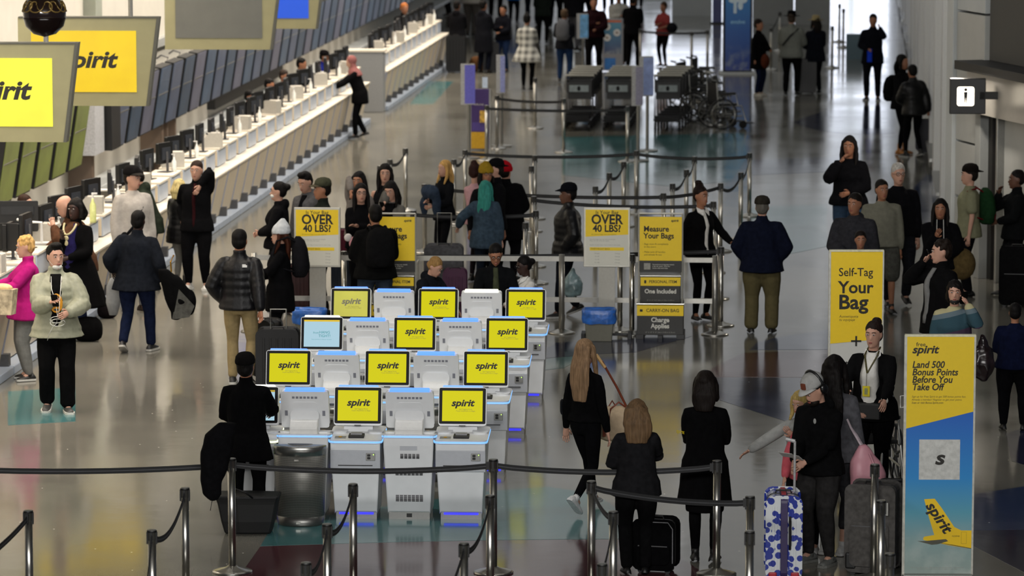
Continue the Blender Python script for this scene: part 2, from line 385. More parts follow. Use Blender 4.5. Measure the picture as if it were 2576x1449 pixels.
def make_printer():
    t = thing('boarding_printer', 'small pale boarding printer on the check-in desk', 'printer', (0, 0, 0), 0, 'boarding printers on the desks')
    part('case', MB().prism([(-.16, 0), (.16, 0), (.16, .10), (.04, .22), (-.16, .22)], 0, -.11, .11), mat('b9b5ab', .4, 0, .05), t, bevel=.01)
    part('paper_slot', MB().box(-.08, .08, .055, .065, .19, .225), DGR, t); return t
m0 = make_monitor('black flat monitor on the check-in desks', 'desk monitors'); b0 = make_bottle('white pump bottle of hand sanitiser on the check-in desks', 'e6e8e4', 'sanitiser bottles on the desks'); p0 = make_printer()
rg = random.Random(3); used = [0, 0, 0]
for i, (y, k_, far) in enumerate(desk_y):
    x = -10.05 + rg.uniform(-.04, .04); wh = 'the %s desk %s the walkway gap' % (nth(k_ + 1), 'beyond' if far else 'before')
    def put(o, k, loc, rz, lab, g):
        if used[k] == 0: o['label'] = lab; o.location = loc; o.rotation_euler = (0, 0, rz); used[k] = 1
        else: dup(o, loc, rz, lab, g)
    put(m0, 0, (x, y + .75, 1.13), R(rg.uniform(-112, -78)), 'black flat monitor on ' + wh, 'desk monitors')
    if i % 2 == 0: put(b0, 1, (x + .14, y + rg.uniform(.4, .9), 1.13), rg.uniform(0, 6), 'white sanitiser pump bottle on ' + wh, 'sanitiser bottles on the desks')
    if i % 3 == 1: put(p0, 2, (x + .05, y + .45, 1.13), R(rg.uniform(70, 110)), 'small pale boarding printer on ' + wh, 'boarding printers on the desks')
def put_on(o, px, py, h, rz): g = P(px, py, h); o.location = g; o.rotation_euler = (0, 0, rz)
t = thing('monitor', 'wide black monitor with a white arm on the nearest check-in desk', 'monitor', P(45, 612, 1.13), R(8))
part('display_case', MB().rbox(-.25, .25, 0, .05, .15, .52, .015), BLK, t, bevel=.005); part('rear_ridge', MB().box(-.2, .2, -.02, 0, .36, .46), mat('1a1b1d', .4), t); part('arm', MB().tube([(0, -.03, .3), (.12, -.12, .28), (.3, -.12, .27), (.3, -.08, .02)], .018), WHITE, t); part('base', MB().box(.2, .4, -.16, .02, 0, .02), WHITE, t)
t = thing('monitor', 'lower black monitor at the edge of the nearest check-in desk', 'monitor', P(2, 655, 1.13), R(-6))
part('display_case', MB().rbox(-.22, .22, 0, .05, .12, .44, .015), BLK, t, bevel=.005); part('stand', MB().tube([(0, .03, .0), (0, .03, .3)], .02).box(-.1, .1, -.08, .1, 0, .015), WHITE, t)
t = make_bottle('clear spray bottle with yellow liquid on the desk behind the bald man', 'c9cf8a'); t.location = P(234, 560, 1.13); t.scale = (1.2, 1.2, 1.5)
t = thing('gift_bag', 'cream floral gift bag on the nearest check-in desk', 'bag', P(8, 790, 1.0), R(-10))
part('bag_body', MB().prism([(-.12, 0), (.12, 0), (.15, .28), (-.15, .28)], 1, -.07, .07), mat('a89a80', .6, 0, .5, 14), t); part('tissue', MB().ell((0, 0, .29), (.12, .06, .05)), mat('c9b080', .7, 0, .2), t, True)
t = thing('desk_tray', 'white document tray standing on the desk beside the blue-jacketed monitor', 'tray', P(262, 505, 1.13), R(5))
t['label'] = 'white open document tray on the desk near the capped man'
part('shelf', MB().box(-.16, .16, -.1, .1, 0, .015).box(-.16, .16, -.1, .1, .14, .155), WHITE, t); part('side', MB().box(.15, .16, -.1, .1, 0, .15), WHITE, t)

# tilted display panels on the left wall
GLS = [mat('43566e', .35, 0, .25, 3), mat('4c5870', .35, 0, .25, 3), mat('384a60', .35, 0, .25, 3), mat('5c5f72', .35, 0, .2, 3)]
GRN = mat('6a7638', .35, 0, .25, 2)
def make_display(label, grp, gm):
    t = thing('wall_display', label, 'display', (0, 0, 0), 0, grp)
    tilt = R(9); M = Matrix.Rotation(tilt, 4, 'Y')
    part('housing', MB().box(-.16, 0, 0, .98, 0, 1.06, M), BLK, t, bevel=.006)
    part('glass', MB().box(.001, .012, .02, .96, .03, 1.04, M), gm, t)
    part('mullion', MB().box(.012, .016, .02, .96, .58, .60, M), STEEL, t)
    part('mounting_hook', MB().tube([(-.06, .5, 1.0), (-.02, .5, 1.10), (-.14, .5, 1.14), (-.22, .5, 1.08)], .014), DGR, t)
    part('latch', MB().box(-.10, -.04, -.02, 0, .50, .56, M), STEEL, t)
    return t
dm = {}
yd = [53.2 + 1.25 * k for k in range(5)] + [61.75 + 1.22 * k for k in range(46)]
for i, y in enumerate(yd):
    k = 4 if i < 5 else i % 4
    if k == 4: lab, grp = 'tilted wall display with a green picture, %s from the left edge' % nth(i + 1), 'green wall displays'
    else: lab, grp = 'tall tilted dark glass display, %s beyond the green displays' % nth(i - 4), 'dark wall displays'
    loc = (-11.62, y, 1.02)
    if k not in dm: dm[k] = make_display(lab, grp, GRN if k == 4 else GLS[k]); dm[k].location = loc
    else: dup(dm[k], loc, 0, lab, grp)
# dark baggage opening in the wall
t = part('door_1', MB().box(-12.1, -11.95, 74, 83, .66, 1.14), BLK, kind='structure')
# hanging airline signs
SIGNF = mat('8a8664', .5, 0, .06, 4); SIGNE = mat('4c4c44', .5, 0, .05)
def hang_sign(label, y, zb, scr, word=None):
    t = thing('hanging_sign', label, 'sign', (-9.85, y, zb), R(2))
    h = 1.12
    part('sign_housing', MB().prism([(-.84, 0), (.80, 0), (.95, h), (-.84, h)], 1, 0, .16), SIGNF, t, bevel=.01)
    part('edge_trim', MB().prism([(.80, -.01), (.835, -.01), (.985, h + .02), (.95, h + .02)], 1, -.01, .17).box(-.84, .96, -.01, .17, h, h + .02), SIGNE, t)
    part('lit_screen', MB().box(-.68, .68, -.012, 0, .17, h - .16), scr, t)
    part('hanger', MB().tube([(-.6, .08, h), (-.6, .08, 9 - zb)], .03).tube([(.6, .08, h), (.6, .08, 9 - zb)], .03), STEEL, t)
    if word: text(word, .30, PRINT, t, (.06, -.014, .58), shear=.25, bold=.034, wide=1.12)
    return t
YS = mat('ffcf00', .5, 0, .12, 1.2, emit=1.0); YS2 = mat('fff03c', .5, 0, .12, 1.2, emit=1.1)
for lab, px, py, sc, w in [('nearest hanging sign with a lit pale yellow airline screen', 162, 355, YS2, 'spirit'), ('second hanging sign with a lit golden airline screen', 375, 262, YS, 'spirit'),
                           ('hanging sign with an unlit grey screen', 692, 118, mat('5c5d58', .35, 0, .06, 4), None), ('hanging sign with a lit blue screen and white cloud mark', 808, 65, mat('0a55d8', .5, 0, .05, 1, emit=1.0), None)]:
    k = (px - 2150) / (py + 550) ; zz = CAMH - 9.05 / -k; y = 9.05 * F / (2150 - px) * .99
    s = hang_sign(lab, y, zz, sc, w)
    if 'cloud' in lab:
        part('cloud_mark', MB().ell((-.62, -.014, .50), (.22, .004, .035)).ell((-.60, -.014, .43), (.18, .004, .03)).ell((-.64, -.014, .36), (.12, .004, .025)).ell((-.66, -.014, .30), (.05, .004, .02)), mat('ffffff', .5, 0, 0, emit=1.3), s)
# dark glass globe ornament hanging near the camera
g = V((-6.36, 31, 4.98))
t = thing('globe_ornament', 'dark brown glass globe with golden scroll painting, hanging in the corner', 'ornament', g)
part('glass_ball', MB().ell((0, 0, 0), (.17, .17, .17), 32, 20), mat('1c0f0a', .12, 0, .2, 6, spec=.8, coat=.6), t, True)
part('lower_bowl', MB().lathe([(.0, -.185), (.09, -.16), (.15, -.10), (.166, -.045), (.172, -.03), (.160, -.03)], n=32), mat('120706', .15, 0, .2, 6), t, True)
sw = MB()
for a0 in range(6):
    for sgn in (1, -1):
        pts = []
        for k in range(16):
            th = k * .42; r = .012 + .0042 * k
            az = a0 * pi / 3 + sgn * .22 + sgn * r * cos(th) / .17 * 1.1 ; el = .45 + r * sin(th) / .17
            pts.append(V((.173 * cos(el) * cos(az), .173 * cos(el) * sin(az), .173 * sin(el))))
        sw.tube(pts, [.002 + .0007 * k * (16 - k) / 8 for k in range(16)], 6)
part('gold_scrolls', sw, mat('8d7440', .35, .5, .1), t, True)
part('hanging_rod', MB().tube([(0, 0, .16), (0, 0, 4.0)], .008), DK, t)

# ------------------------------------------------------------------ self-service kiosks
LEDB = mat('5688ff', .4, 0, 0, emit=1.9); LEDW = mat('fffbe0', .4, 0, 0, emit=2.2); LEDP = mat('2b2bff', .4, 0, 0, emit=1.6); TIP = mat('6fb0ff', .4, 0, 0, emit=1.5); GLW = mat('f6ffd0', .4, 0, 0, emit=2)
SCY = mat('e6de00', .3, 0, .0, emit=.82, spec=.03); SCC = mat('b8dcec', .3, 0, 0, emit=.85, spec=.03); SCP = mat('d9d45c', .3, 0, .1, 3, emit=.82, spec=.05); SLOT = mat('2a2a2c', .5)
SATIN = mat('8f8f8c', .35, .4, .05, 60)
def make_kiosk(label, grp, screen, led, light, word=True):
    t = thing('check_in_kiosk', label, 'kiosk', (0, 0, 0), 0, grp)
    # tapered cabinet, front toward -Y
    cb_ = MB().prism([(-.20, .07), (.20, .07), (.25, .70), (.25, .79), (-.25, .74), (-.25, .68)], 0, -.232, .232)
    for v in cb_.v: v.x *= 1 - .15 * max(0, .7 - v.z) / .63
    part('cabinet', cb_, KIOSK, t, bevel=.014)
    part('front_cover', MB().prism([(-.255, .46), (-.205, .46), (-.205, .66), (-.262, .66)], 0, -.232, .232), mat('b9bcc2', .35, 0, .03), t, bevel=.006)
    part('paper_slot', MB().box(-.16, .16, -.268, -.25, .515, .522), SLOT, t)
    cr = part('card_reader', MB().box(.10, .185, -.272, -.255, .565, .635), SATIN, t, bevel=.003)
    part('reader_mouth', MB().rbox(.112, .142, -.276, -.27, .578, .60, .006).rbox(.112, .142, -.276, -.27, .604, .626, .006), BLK, cr)
    part('status_lamp', MB().box(.166, .174, -.275, -.27, .618, .626), mat('b4ff5a', .4, 0, 0, emit=2.5), cr)
    part('plinth', MB().box(-.19, .19, -.17, .18, .0, .075), SATIN, t); part('plinth_light', MB().box(-.16, .16, -.185, -.172, .045, .062), LEDP, t)
    M = Matrix.Translation((0, 0, .762)) @ Matrix.Rotation(R(5.5), 4, 'X')
    part('tabletop', MB().rbox(-.245, .245, -.27, .26, -.012, .02, .05, 2, M), WHITE, t, bevel=.006)
    part('edge_light', MB().rbox(-.252, .252, -.277, .267, -.004, .006, .055, 2, M), light, t)
    tr = part('ticket_printer', MB().box(-.07, .075, -.20, -.10, .02, .045, M), BLK, t, bevel=.004)
    part('paper_tray', MB().box(-.05, .055, -.17, -.12, .045, .06, M), mat('8a8a8c', .3), tr)
    ps = part('passport_scanner', MB().box(-.195, -.095, -.22, -.15, .02, .028, M), SATIN, t)
    part('scanner_window', MB().ell((-.145, -.185, .03), (.018, .014, .005), M=M), mat('b98a10', .3), ps)
    part('palm_rest', MB().rbox(-.235, -.10, -.05, .15, .02, .04, .04, 2, M).rbox(.10, .235, -.05, .15, .02, .04, .04, 2, M), KIOSK, t, bevel=.006)
    part('neck', MB().rbox(-.125, .125, .05, .13, .76, 1.0, .03), KIOSK, t, bevel=.01)
    part('neck_cover', MB().prism([(.13, .775), (.21, .775), (.22, .86), (.17, .92), (.13, .93)], 0, -.13, .13), WHITE, t, bevel=.012)
    T = Matrix.Translation((0, .02, 1.03)) @ Matrix.Rotation(-R(14), 4, 'X')
    part('monitor_case', MB().rbox(-.218, .218, .004, .075, -.175, .175, .02, 1, T), KIOSK, t, bevel=.012)
    part('bezel', MB().rbox(-.216, .216, -.006, .005, -.162, .172, .012, 1, T), BLKG, t)
    sc = part('screen', MB().box(-.188, .188, -.009, -.005, -.138, .146, T), screen, t)
    part('camera_slot', MB().box(-.03, .03, -.008, .004, -.185, -.176, T), SLOT, t)
    part('top_light', MB().rbox(-.185, .185, .01, .07, .17, .198, .01, 1, T), led, t)
    vs = MB()
    for i in range(7): x = -.105 + i * .035; vs.box(x - .012, x + .012, .075, .079, .112, .132, T)
    for x in (-.175, .175): vs.box(x - .013, x + .013, .075, .079, -.06, -.01, T)
    o = part('monitor_vent', vs, mat('7d7f88', .5), t)
    part('rear_plate', MB().rbox(-.115, .115, .075, .082, -.14, .075, .03, 1, T), KIOSK, t, bevel=.003)
    # rear of the cabinet: vents and plate
    rv = MB()
    for z in range(5): 
        for i in range(5): rv.box(-.10 + i * .037, -.072 + i * .037, .246, .258 - .002 * z, .585 + z * .009, .59 + z * .009)
    for z in range(7):
        for i in range(7): rv.box(-.13 + i * .037, -.10 + i * .037, .235, .243, .425 + z * .009, .43 + z * .009)
        for i in range(7): rv.box(-.13 + i * .037, -.10 + i * .037, .205, .218, .175 + z * .009, .18 + z * .009)
    part('cabinet_vent', rv, SLOT, t); part('rear_socket', MB().box(-.025, .025, .175, .185, .02, .055), BLK, t)
    part('hatch', MB().box(-.08, .08, .247, .253, .66, .70), mat('b9bcc2', .35, 0, .03), t, bevel=.002)
    mm = PRINT if screen is not SCP else mat('6d6a58', .5)
    if word:
        a = text('spirit', .088, mm, sc, (0, 0, 0), shear=.25, bold=.034, wide=1.15); a.matrix_local = T @ Matrix.Translation((0, -.0095, .03)) @ Matrix.Rotation(pi / 2, 4, 'X')
        a = text('Self Tagging Kiosk\nTouch Anywhere to Begin', .017, mat('8a8420', .5), sc, (0, 0, 0), shear=.1); a.matrix_local = T @ Matrix.Translation((.03, -.0095, -.035)) @ Matrix.Rotation(pi / 2, 4, 'X')
    elif screen is SCC:
        part('title_bar', MB().box(-.188, .188, -.011, -.009, .128, .146, T), YEL, sc)
        for s_, z_, sz in (('from', .01, .03), ('HANG\nTIGHT!', -.005, .04), ('Please wait while we verify your reservation', -.06, .012)):
            a = text(s_, sz, mat('3f9aa8', .5), sc, (0, 0, 0), bold=.01); a.matrix_local = T @ Matrix.Translation((-.06 if s_ == 'from' else (.03 if sz == .04 else 0), -.0095, z_)) @ Matrix.Rotation(pi / 2, 4, 'X')
    return t
rows = [('front row', 1303, 1.0, [640, 770, 900, 1033, 1163]), ('second row', 1192, 1, [725, 850, 974, 1099, 1222]), ('third row', 1090, 1, [809, 927, 1043, 1160, 1275]), ('back row', 1002, 1, [882, 993, 1102, 1213, 1322])]
names = ['far left', 'second from left', 'middle', 'second from right', 'far right']
kf = kb = kw = None
for ri, (rn, by, _, xs) in enumerate(rows):
    for j, px in enumerate(xs):
        zc = 1.03
        y0 = (by + 550) * (6.8 - zc) / 6.8 - 550          # row of the monitor centre
        g = P(px, y0 + (j - 2) * .6, zc); back = j % 2 == 1
        lab = ('white kiosk turned away, vents showing' if back else 'white kiosk with yellow screen') + ', %s in the %s' % (names[j], rn)
        if (ri, j) in ((0, 0), (2, 0)) and not back:
            pass
        rz = R(1.5) + (pi if back else 0)
        # row indices: (0,0) pale form page, (1..)
        if (ri, j) == (0, 0):
            k = make_kiosk('white kiosk with pale form page, partly behind the black-clad person', 'kiosks', SCC, LEDW, GLW, False)
        elif (ri, j) == (2, 0):
            k = make_kiosk('white kiosk with pale blue waiting page at the left end of its row', 'kiosks', SCC, LEDW, TIP, False)
        elif (ri, j) == (3, 0):
            k = make_kiosk('white kiosk with washed-out yellow screen at the left end of the back row', 'kiosks', SCP, LEDB, TIP)
        elif (ri, j) == (3, 3):
            k = make_kiosk(lab.replace('vents showing', 'white top lamp'), 'kiosks', SCY, LEDW, TIP)
        elif back:
            if kb is None: kb = make_kiosk(lab, 'kiosks', SCY, LEDB, TIP); k = kb
            else: k = dup(kb, g, rz, lab, 'kiosks')
        else:
            if kf is None: kf = make_kiosk(lab, 'kiosks', SCY, LEDB, TIP); k = kf
            else: k = dup(kf, g, rz, lab, 'kiosks')
        k.location = (g.x, g.y, 0); k.rotation_euler = (0, 0, rz); k['group'] = 'self-tagging kiosks'
# perforated half-round bins
def perf():
    m = bpy.data.materials.new('perforated_steel'); m.use_nodes = True; nt = m.node_tree; b = nt.nodes['Principled BSDF']
    b.inputs['Metallic'].default_value = .35; b.inputs['Roughness'].default_value = .42
    tc = nt.nodes.new('ShaderNodeTexCoord'); sp = nt.nodes.new('ShaderNodeSeparateXYZ'); nt.links.new(tc.outputs['Object'], sp.inputs[0])
    def mth(op, a, bv=None):
        n = nt.nodes.new('ShaderNodeMath'); n.operation = op
        for i, x in enumerate((a, bv)):
            if x is None: continue
            if isinstance(x, (int, float)): n.inputs[i].default_value = x
            else: nt.links.new(x, n.inputs[i])
        return n.outputs[0]
    an = mth('ARCTAN2', sp.outputs[1], sp.outputs[0]); u = mth('ABSOLUTE', mth('SUBTRACT', mth('FRACT', mth('MULTIPLY', an, 16.)), .5)); v = mth('ABSOLUTE', mth('SUBTRACT', mth('FRACT', mth('MULTIPLY', sp.outputs[2], 62.)), .5))
    hole = mth('LESS_THAN', mth('ADD', mth('MULTIPLY', u, u), mth('MULTIPLY', v, v)), .06)
    mx = nt.nodes.new('ShaderNodeMix'); mx.data_type = 'RGBA'; nt.links.new(hole, mx.inputs[0]); mx.inputs[6].default_value = lin('75746e'); mx.inputs[7].default_value = (.004, .004, .004, 1)
    nt.links.new(mx.outputs[2], b.inputs['Base Color']); return m
PERF = perf()
def make_bin(label):
    def dshape(prof, n=40):
        mb = MB().lathe(prof, n=40); mb.v = [V((v.x, v.y * .72 if v.y < 0 else v.y * .12, v.z)) for v in mb.v]; return mb
    t = thing('waste_bin', label, 'bin', (0, 0, 0), 0, 'perforated steel bins')
    part('base_band', dshape([(0, 0), (.205, 0), (.21, .01), (.222, .09), (0, .09)], n=40), mat('6f6f6c', .38, .85, .1, 20), t, True)
    part('perforated_shell', dshape([(.222, .09), (.236, .40), (.243, .66), (0, .66)], n=40), PERF, t, True)
    part('top_band', dshape([(.243, .66), (.246, .74), (.24, .745), (.12, .75), (.12, .70), (0, .70)], n=40), mat('8a8a86', .3, .85, .1, 20), t, True)
    part('opening', dshape([(0, .751), (.115, .7515), (.115, .753), (0, .753)], n=24), BLK, t); part('lock', MB().box(-.03, .01, -.185, -.17, .62, .635), CHROME, t); part('tag_plate', MB().box(-.02, .02, -.165, -.15, .03, .05), CHROME, t)
    return t
bn = make_bin('perforated round steel bin at the front of the kiosks'); g = P(768, 1303); bn.location = (g.x, g.y - .315, 0)
for px, py, lab in [(1095, 1192, 'perforated steel bin between the first and second kiosk rows'), (852, 1192, 'perforated steel bin half hidden behind the middle front kiosk')]:
    g = P(px, py); dup(bn, (g.x, g.y - .315, 0), 0, lab)
# ------------------------------------------------------------------ belt barrier posts
def make_post(label):
    t = thing('barrier_post', label, 'post', (0, 0, 0), 0, 'belt barrier posts')
    part('base', MB().lathe([(0, 0), (.172, 0), (.175, .012), (.15, .022), (.06, .045), (.04, .06), (0, .06)], n=32), CHROME, t, True)
    part('tube', MB().lathe([(0, .05), (.033, .05), (.033, .93), (0, .93)], n=20), CHROME, t, True)
    part('head', MB().lathe([(.0, .92), (.034, .92), (.034, .985), (.038, .986), (.038, 1.0), (.03, 1.003), (0, 1.003)], n=20), STEEL, t, True)
    part('cap', MB().lathe([(.0, .984), (.0395, .984), (.0395, .998), (0, .9985)], n=20), BLK, t, True)
    part('belt_slot', MB().box(-.009, .009, -.042, -.03, .90, .985).box(-.042, -.03, -.012, .012, .89, .985).box(.03, .042, -.012, .012, .89, .985), BLK, t)
    return t
post0 = None; POSTS = {}
def post(px, py, label, rz=0.):
    global post0
    g = P(px, py, 1.0); loc = (g.x, g.y, 0)
    if post0 is None: post0 = make_post(label); post0.location = loc; o = post0
    else: o = dup(post0, loc, rz, label)
    POSTS[(px, py)] = o
    return V(loc)
BN = [0]
def belt(a, b, label, sag=.05, h=.94, wd=.05, grp='barrier belts'):
    a, b = V(a), V(b); d = (b - a); L = d.length; d.normalize(); side = V((-d.y, d.x, 0)); rs = []
    n = 12
    for i in range(n + 1):
        t = i / n; p = a + (b - a) * t; z = h - sag * 4 * t * (1 - t); c = V((p.x, p.y, z))
        if i == 0: c += d * .04
        if i == n: c -= d * .04
        rs.append([c + side * .002 + V((0, 0, wd / 2)), c - side * .002 + V((0, 0, wd / 2)), c - side * .002 - V((0, 0, wd / 2)), c + side * .002 - V((0, 0, wd / 2))])
    mb = MB().rings(rs)
    o0 = a.copy(); mb.v = [v - o0 for v in mb.v]
    t = thing('barrier_belt', label, 'belt', o0, 0, grp)
    part('webbing', mb, BELT, t); 
    part('stripe', MB().rings([[(r[0] + (r[3] - r[0]) * .42 - o0 + side * .003), (r[1] + (r[2] - r[1]) * .42 - o0 - side * .003), (r[1] + (r[2] - r[1]) * .58 - o0 - side * .003), (r[0] + (r[3] - r[0]) * .58 - o0 + side * .003)] for r in rs]), mat('3c3d40', .6), t)
    part('clip', MB().box(-.012, .012, -.012, .012, h - .035, h + .035, Matrix.Translation((b - a) - d * .05)), BLK, t)
    return t
def chain(pts, where, sag=.05):
    g = [post(px, py, 'chrome barrier post, %s' % l) for px, py, l in pts]
    for i in range(len(g) - 1): belt(g[i], g[i + 1], 'black belt leaving the post %s' % pts[i][2], sag)
    return g
# front straight line
f = chain([(582, 1153, 'tall in the foreground before the black tote'), (1241, 1155, 'tall in the foreground right of the kiosks'), (1804, 1158, 'tall in front of the agent with yellow sleeve print')], 'across the foreground')
e = P(-330, 1150, 1.0); belt((e.x, e.y, 0), f[0], 'black belt running out of the picture at the left foreground', .06)
# foreground lanes
g = post(71, 1284, 'chrome barrier post, nearest at the left edge of the picture'); e = P(-60, 1400, 1.0); belt((e.x, e.y, 0), g, 'black belt hanging from the leftmost post', .03)
g = chain([(465, 1227, 'left foreground, behind its leaning belt'), (382, 1333, 'left foreground, lower one')], 'left foreground', .14); e = P(335, 1480, 1.0); belt(g[1], (e.x, e.y, 0), 'thin black belt dropping out of the picture at the lower left', .25)
chain([(888, 1217, 'before the second front kiosk'), (823, 1318, 'before the round bin'), (770, 1415, 'lowest before the round bin')], 'before the kiosks', .13)
g = chain([(1233, 1246, 'just below the tall middle one'), (1167, 1366, 'low before the front right kiosk')], 'below the front right kiosk', .13); e = P(1110, 1500, 1.0); belt(g[1], (e.x, e.y, 0), 'black belt at the bottom edge under the front right kiosk', .05)
g = chain([(1488, 1210, 'beside the walking long-haired woman'), (1543, 1286, 'before the curly-haired woman'), (1515, 1418, 'bottom edge before the curly-haired woman')], 'below the curly-haired woman', .06)
g2 = post(1887, 1248, 'chrome barrier post, right of the agent with yellow sleeve print'); belt(g[0], g2, 'black belt slanting down across the curly-haired woman and the agent', .04)
g3 = post(1886, 1336, 'chrome barrier post, lower right of the agent'); belt(g2, g3, 'short black belt right of the agent', .05)
chain([(2201, 1168, 'before the grey suitcase'), (2217, 1259, 'second before the grey suitcase'), (2239, 1392, 'nearest before the grey suitcase')], 'before the grey suitcase', .06)
# queue maze behind the kiosks
m1 = chain([(1170, 377, 'left end of the far maze line'), (1601, 379, 'middle of the far maze line'), (1886, 385, 'right end of the far maze line')], 'far side of the maze')
chain([(1020, 373, 'far left of the maze by the desks'), (981, 401, 'second on the left of the maze'), (956, 417, 'third on the left of the maze')], 'left of the maze', .1)
belt(m1[0], post(1142, 401, 'chrome barrier post, behind the blonde woman'), 'slack black belt behind the blonde woman', .1)
chain([(1345, 391, 'thin one right of the red hat'), (1337, 418, 'close right of the red hat')], 'right of the red hat', .1)
chain([(1569, 407, 'first of the slanting middle lane'), (1533, 435, 'second of the slanting middle lane'), (1498, 469, 'third of the slanting middle lane')], 'middle maze lane', .1)
chain([(1747, 394, 'first of the slanting right lane'), (1727, 427, 'second of the slanting right lane'), (1692, 462, 'third of the slanting right lane')], 'right maze lane', .1)
r = chain([(1864, 434, 'right edge of the maze'), (1813, 461, 'right edge of the maze above the agent')], 'right edge of the maze', .12); belt(m1[2], r[0], 'slack belt at the right edge of the maze', .12)
a = post(1068, 463, 'chrome barrier post, left of the blonde woman'); b = post(1343, 494, 'chrome barrier post, behind the red-hatted man'); c = post(1669, 486, 'chrome barrier post, above the measuring sign')
belt(a, c, 'long black belt behind the queue at head height of the blonde woman', .05); belt(c, r[1], 'black belt above the curly agent', .03)
d = post(1795, 507, 'chrome barrier post, beside the curly agent'); belt(b, d, 'long black belt behind the over-forty sign', .05)
u = post(1348, 530, 'chrome barrier post, right of the teal-haired woman'); w = post(1040, 530, 'chrome barrier post, behind the measuring sign at left'); belt(w, u, 'black belt behind the teal-haired woman', .03)
h = post(1803, 563, 'chrome barrier post, by the agent hand'); v = post(1814, 621, 'chrome barrier post, right end of the near maze line'); k = post(1560, 632, 'chrome barrier post, behind the right bin'); l = post(1322, 560, 'chrome barrier post, behind the red-hatted man coat')
x0 = post(865, 632, 'chrome barrier post, behind the left bin'); belt(x0, v, 'long near black belt running behind both over-forty signs', .03)
post(1590, 640, 'chrome barrier post, second behind the right bin')
# far posts around the carts
q1 = post(1250, 240, 'chrome barrier post, behind the purple sign'); q2 = post(1418, 248, 'chrome barrier post, left of the luggage carts'); belt(q1, q2, 'thin far belt left of the luggage carts, upper', .03)
q3 = post(1224, 265, 'chrome barrier post, beside the purple sign'); q4 = post(1579, 268, 'chrome barrier post, before the luggage carts'); belt(q3, q4, 'thin far belt in front of the luggage carts', .03)
post(1798, 190, 'tall silver post, in front of the wheelchairs'); post(1346, 196, 'chrome barrier post, beneath the plaid coat')
s1 = post(1611, 73, 'chrome barrier post, behind the woman in red'); s2 = post(1780, 76, 'chrome barrier post, left of the blue banner'); belt(s1, s2, 'far belt between the woman in red and the blue banner', .03); post(1740, 80, 'chrome barrier post, on the bright floor left of the banner')
s3 = post(1940, 70, 'chrome barrier post, by the woman right of the banner'); s4 = post(1962, 30, 'chrome barrier post, behind the black hat'); belt(s3, s4, 'far belt by the woman right of the banner', .03); post(2094, 66, 'chrome barrier post, right of the straw hat'); post(2112, 10, 'chrome barrier post, farthest right'); post(2122, 22, 'chrome barrier post, second farthest right')

# steel rail in front of the maze
t = thing('rail_barrier', 'brushed steel double rail barrier running behind the kiosks', 'barrier')
y0 = P(1413, 838); pl = [P(640, 834), P(1040, 836), P(1413, 838), P(1798, 842)]
for p in pl:
    s_ = part('rail_post', MB().lathe([(.0, .05), (.037, .05), (.037, .985), (0, .985)], n=16), mat('9c9a94', .35, .8, .05), t, True, loc=p)
    part('post_foot', MB().lathe([(0, 0), (.17, 0), (.172, .01), (.14, .02), (.055, .05), (0, .05)], n=28), CHROME, s_, True)
for a_, b_ in zip(pl[:-1], pl[1:]):
    for z in (.93, .42):
        d_ = (b_ - a_).normalized(); n_ = V((-d_.y, d_.x, 0)) * .015
        part('rail', MB().rings([[p + n_ + V((0, 0, z + .03)), p - n_ + V((0, 0, z + .03)), p - n_ + V((0, 0, z - .03)), p + n_ + V((0, 0, z - .03))] for p in (a_ + d_ * .03, b_ - d_ * .03)]), mat('a3a19a', .35, .7, .05), t)

# ------------------------------------------------------------------ signs
FR = mat('b6b4aa', .4, .5, .05); PAPER = mat('c9c8bc', .5, 0, .03, 3); GREYT = mat('8d8c84', .6); BLKP = mat('15140f', .5, 0, .05); WT = mat('c9c7bd', .5)
def over_sign(label, px):
    g = P(px, 850); t = thing('weight_sign', label, 'sign', g, R(1.5))
    part('foot_bar', MB().box(-.31, .31, -.02, .02, .03, .06).box(-.31, -.26, -.14, .14, 0, .07).box(.26, .31, -.14, .14, 0, .07), BLK, t, bevel=.004)
    part('column', MB().box(-.10, .10, .0, .04, .06, .95), mat('96948c', .4, .3, .05), t)
    part('frame', MB().box(-.285, .285, -.02, .03, .88, 1.615), FR, t, bevel=.006)
    part('poster', quad(-.262, .262, .905, 1.59, -.02), PAPER, t)
    part('yellow_field', MB().prism([(-.262, 1.255), (.262, 1.285), (.262, 1.59), (-.262, 1.59)], 1, -.0245, -.022), YEL, t)
    part('yellow_bar', quad(-.21, .21, 1.085, 1.125, -.0222), YEL, t)
    b = -.0246
    text('Is Your Bag', .06, PRINT, t, (0, b, 1.555), bold=.01)
    text('OVER', .165, PRINT, t, (0, b, 1.465), bold=.03, wide=.92); text('40 LBS?', .12, PRINT, t, (0, b, 1.355), bold=.03, wide=.92)
    text('All checked bags must be weighed', .022, mat('8a7a10', .6), t, (-.04, b, 1.285), shear=.2)
    text('Checked bags over the limit are charged.\nBags over size limits also apply.', .019, GREYT, t, (-.21, -.0225, 1.215), ax='LEFT'); text('Applies to each bag at every check-in desk today', .019, GREYT, t, (-.21, -.0225, 1.155), ax='LEFT')
    text('OVERWEIGHT BAGS', .026, PRINT, t, (-.2, -.0248, 1.105), ax='LEFT')
    for i, (l_, r_) in enumerate([('Weight', 'Charge'), ('41-50', 'Charge'), ('51-70', 'Charge'), ('71-100', 'Charge')]):
        text(l_, .022, GREYT, t, (-.12, -.0225, 1.05 - i * .038)); text(r_, .022, GREYT, t, (.13, -.0225, 1.05 - i * .038))
    return t
over_sign('tall grey-framed over-forty-pounds sign in front of the man in the olive cap', 800); over_sign('tall grey-framed over-forty-pounds sign right of the man in the black puffer', 1526)
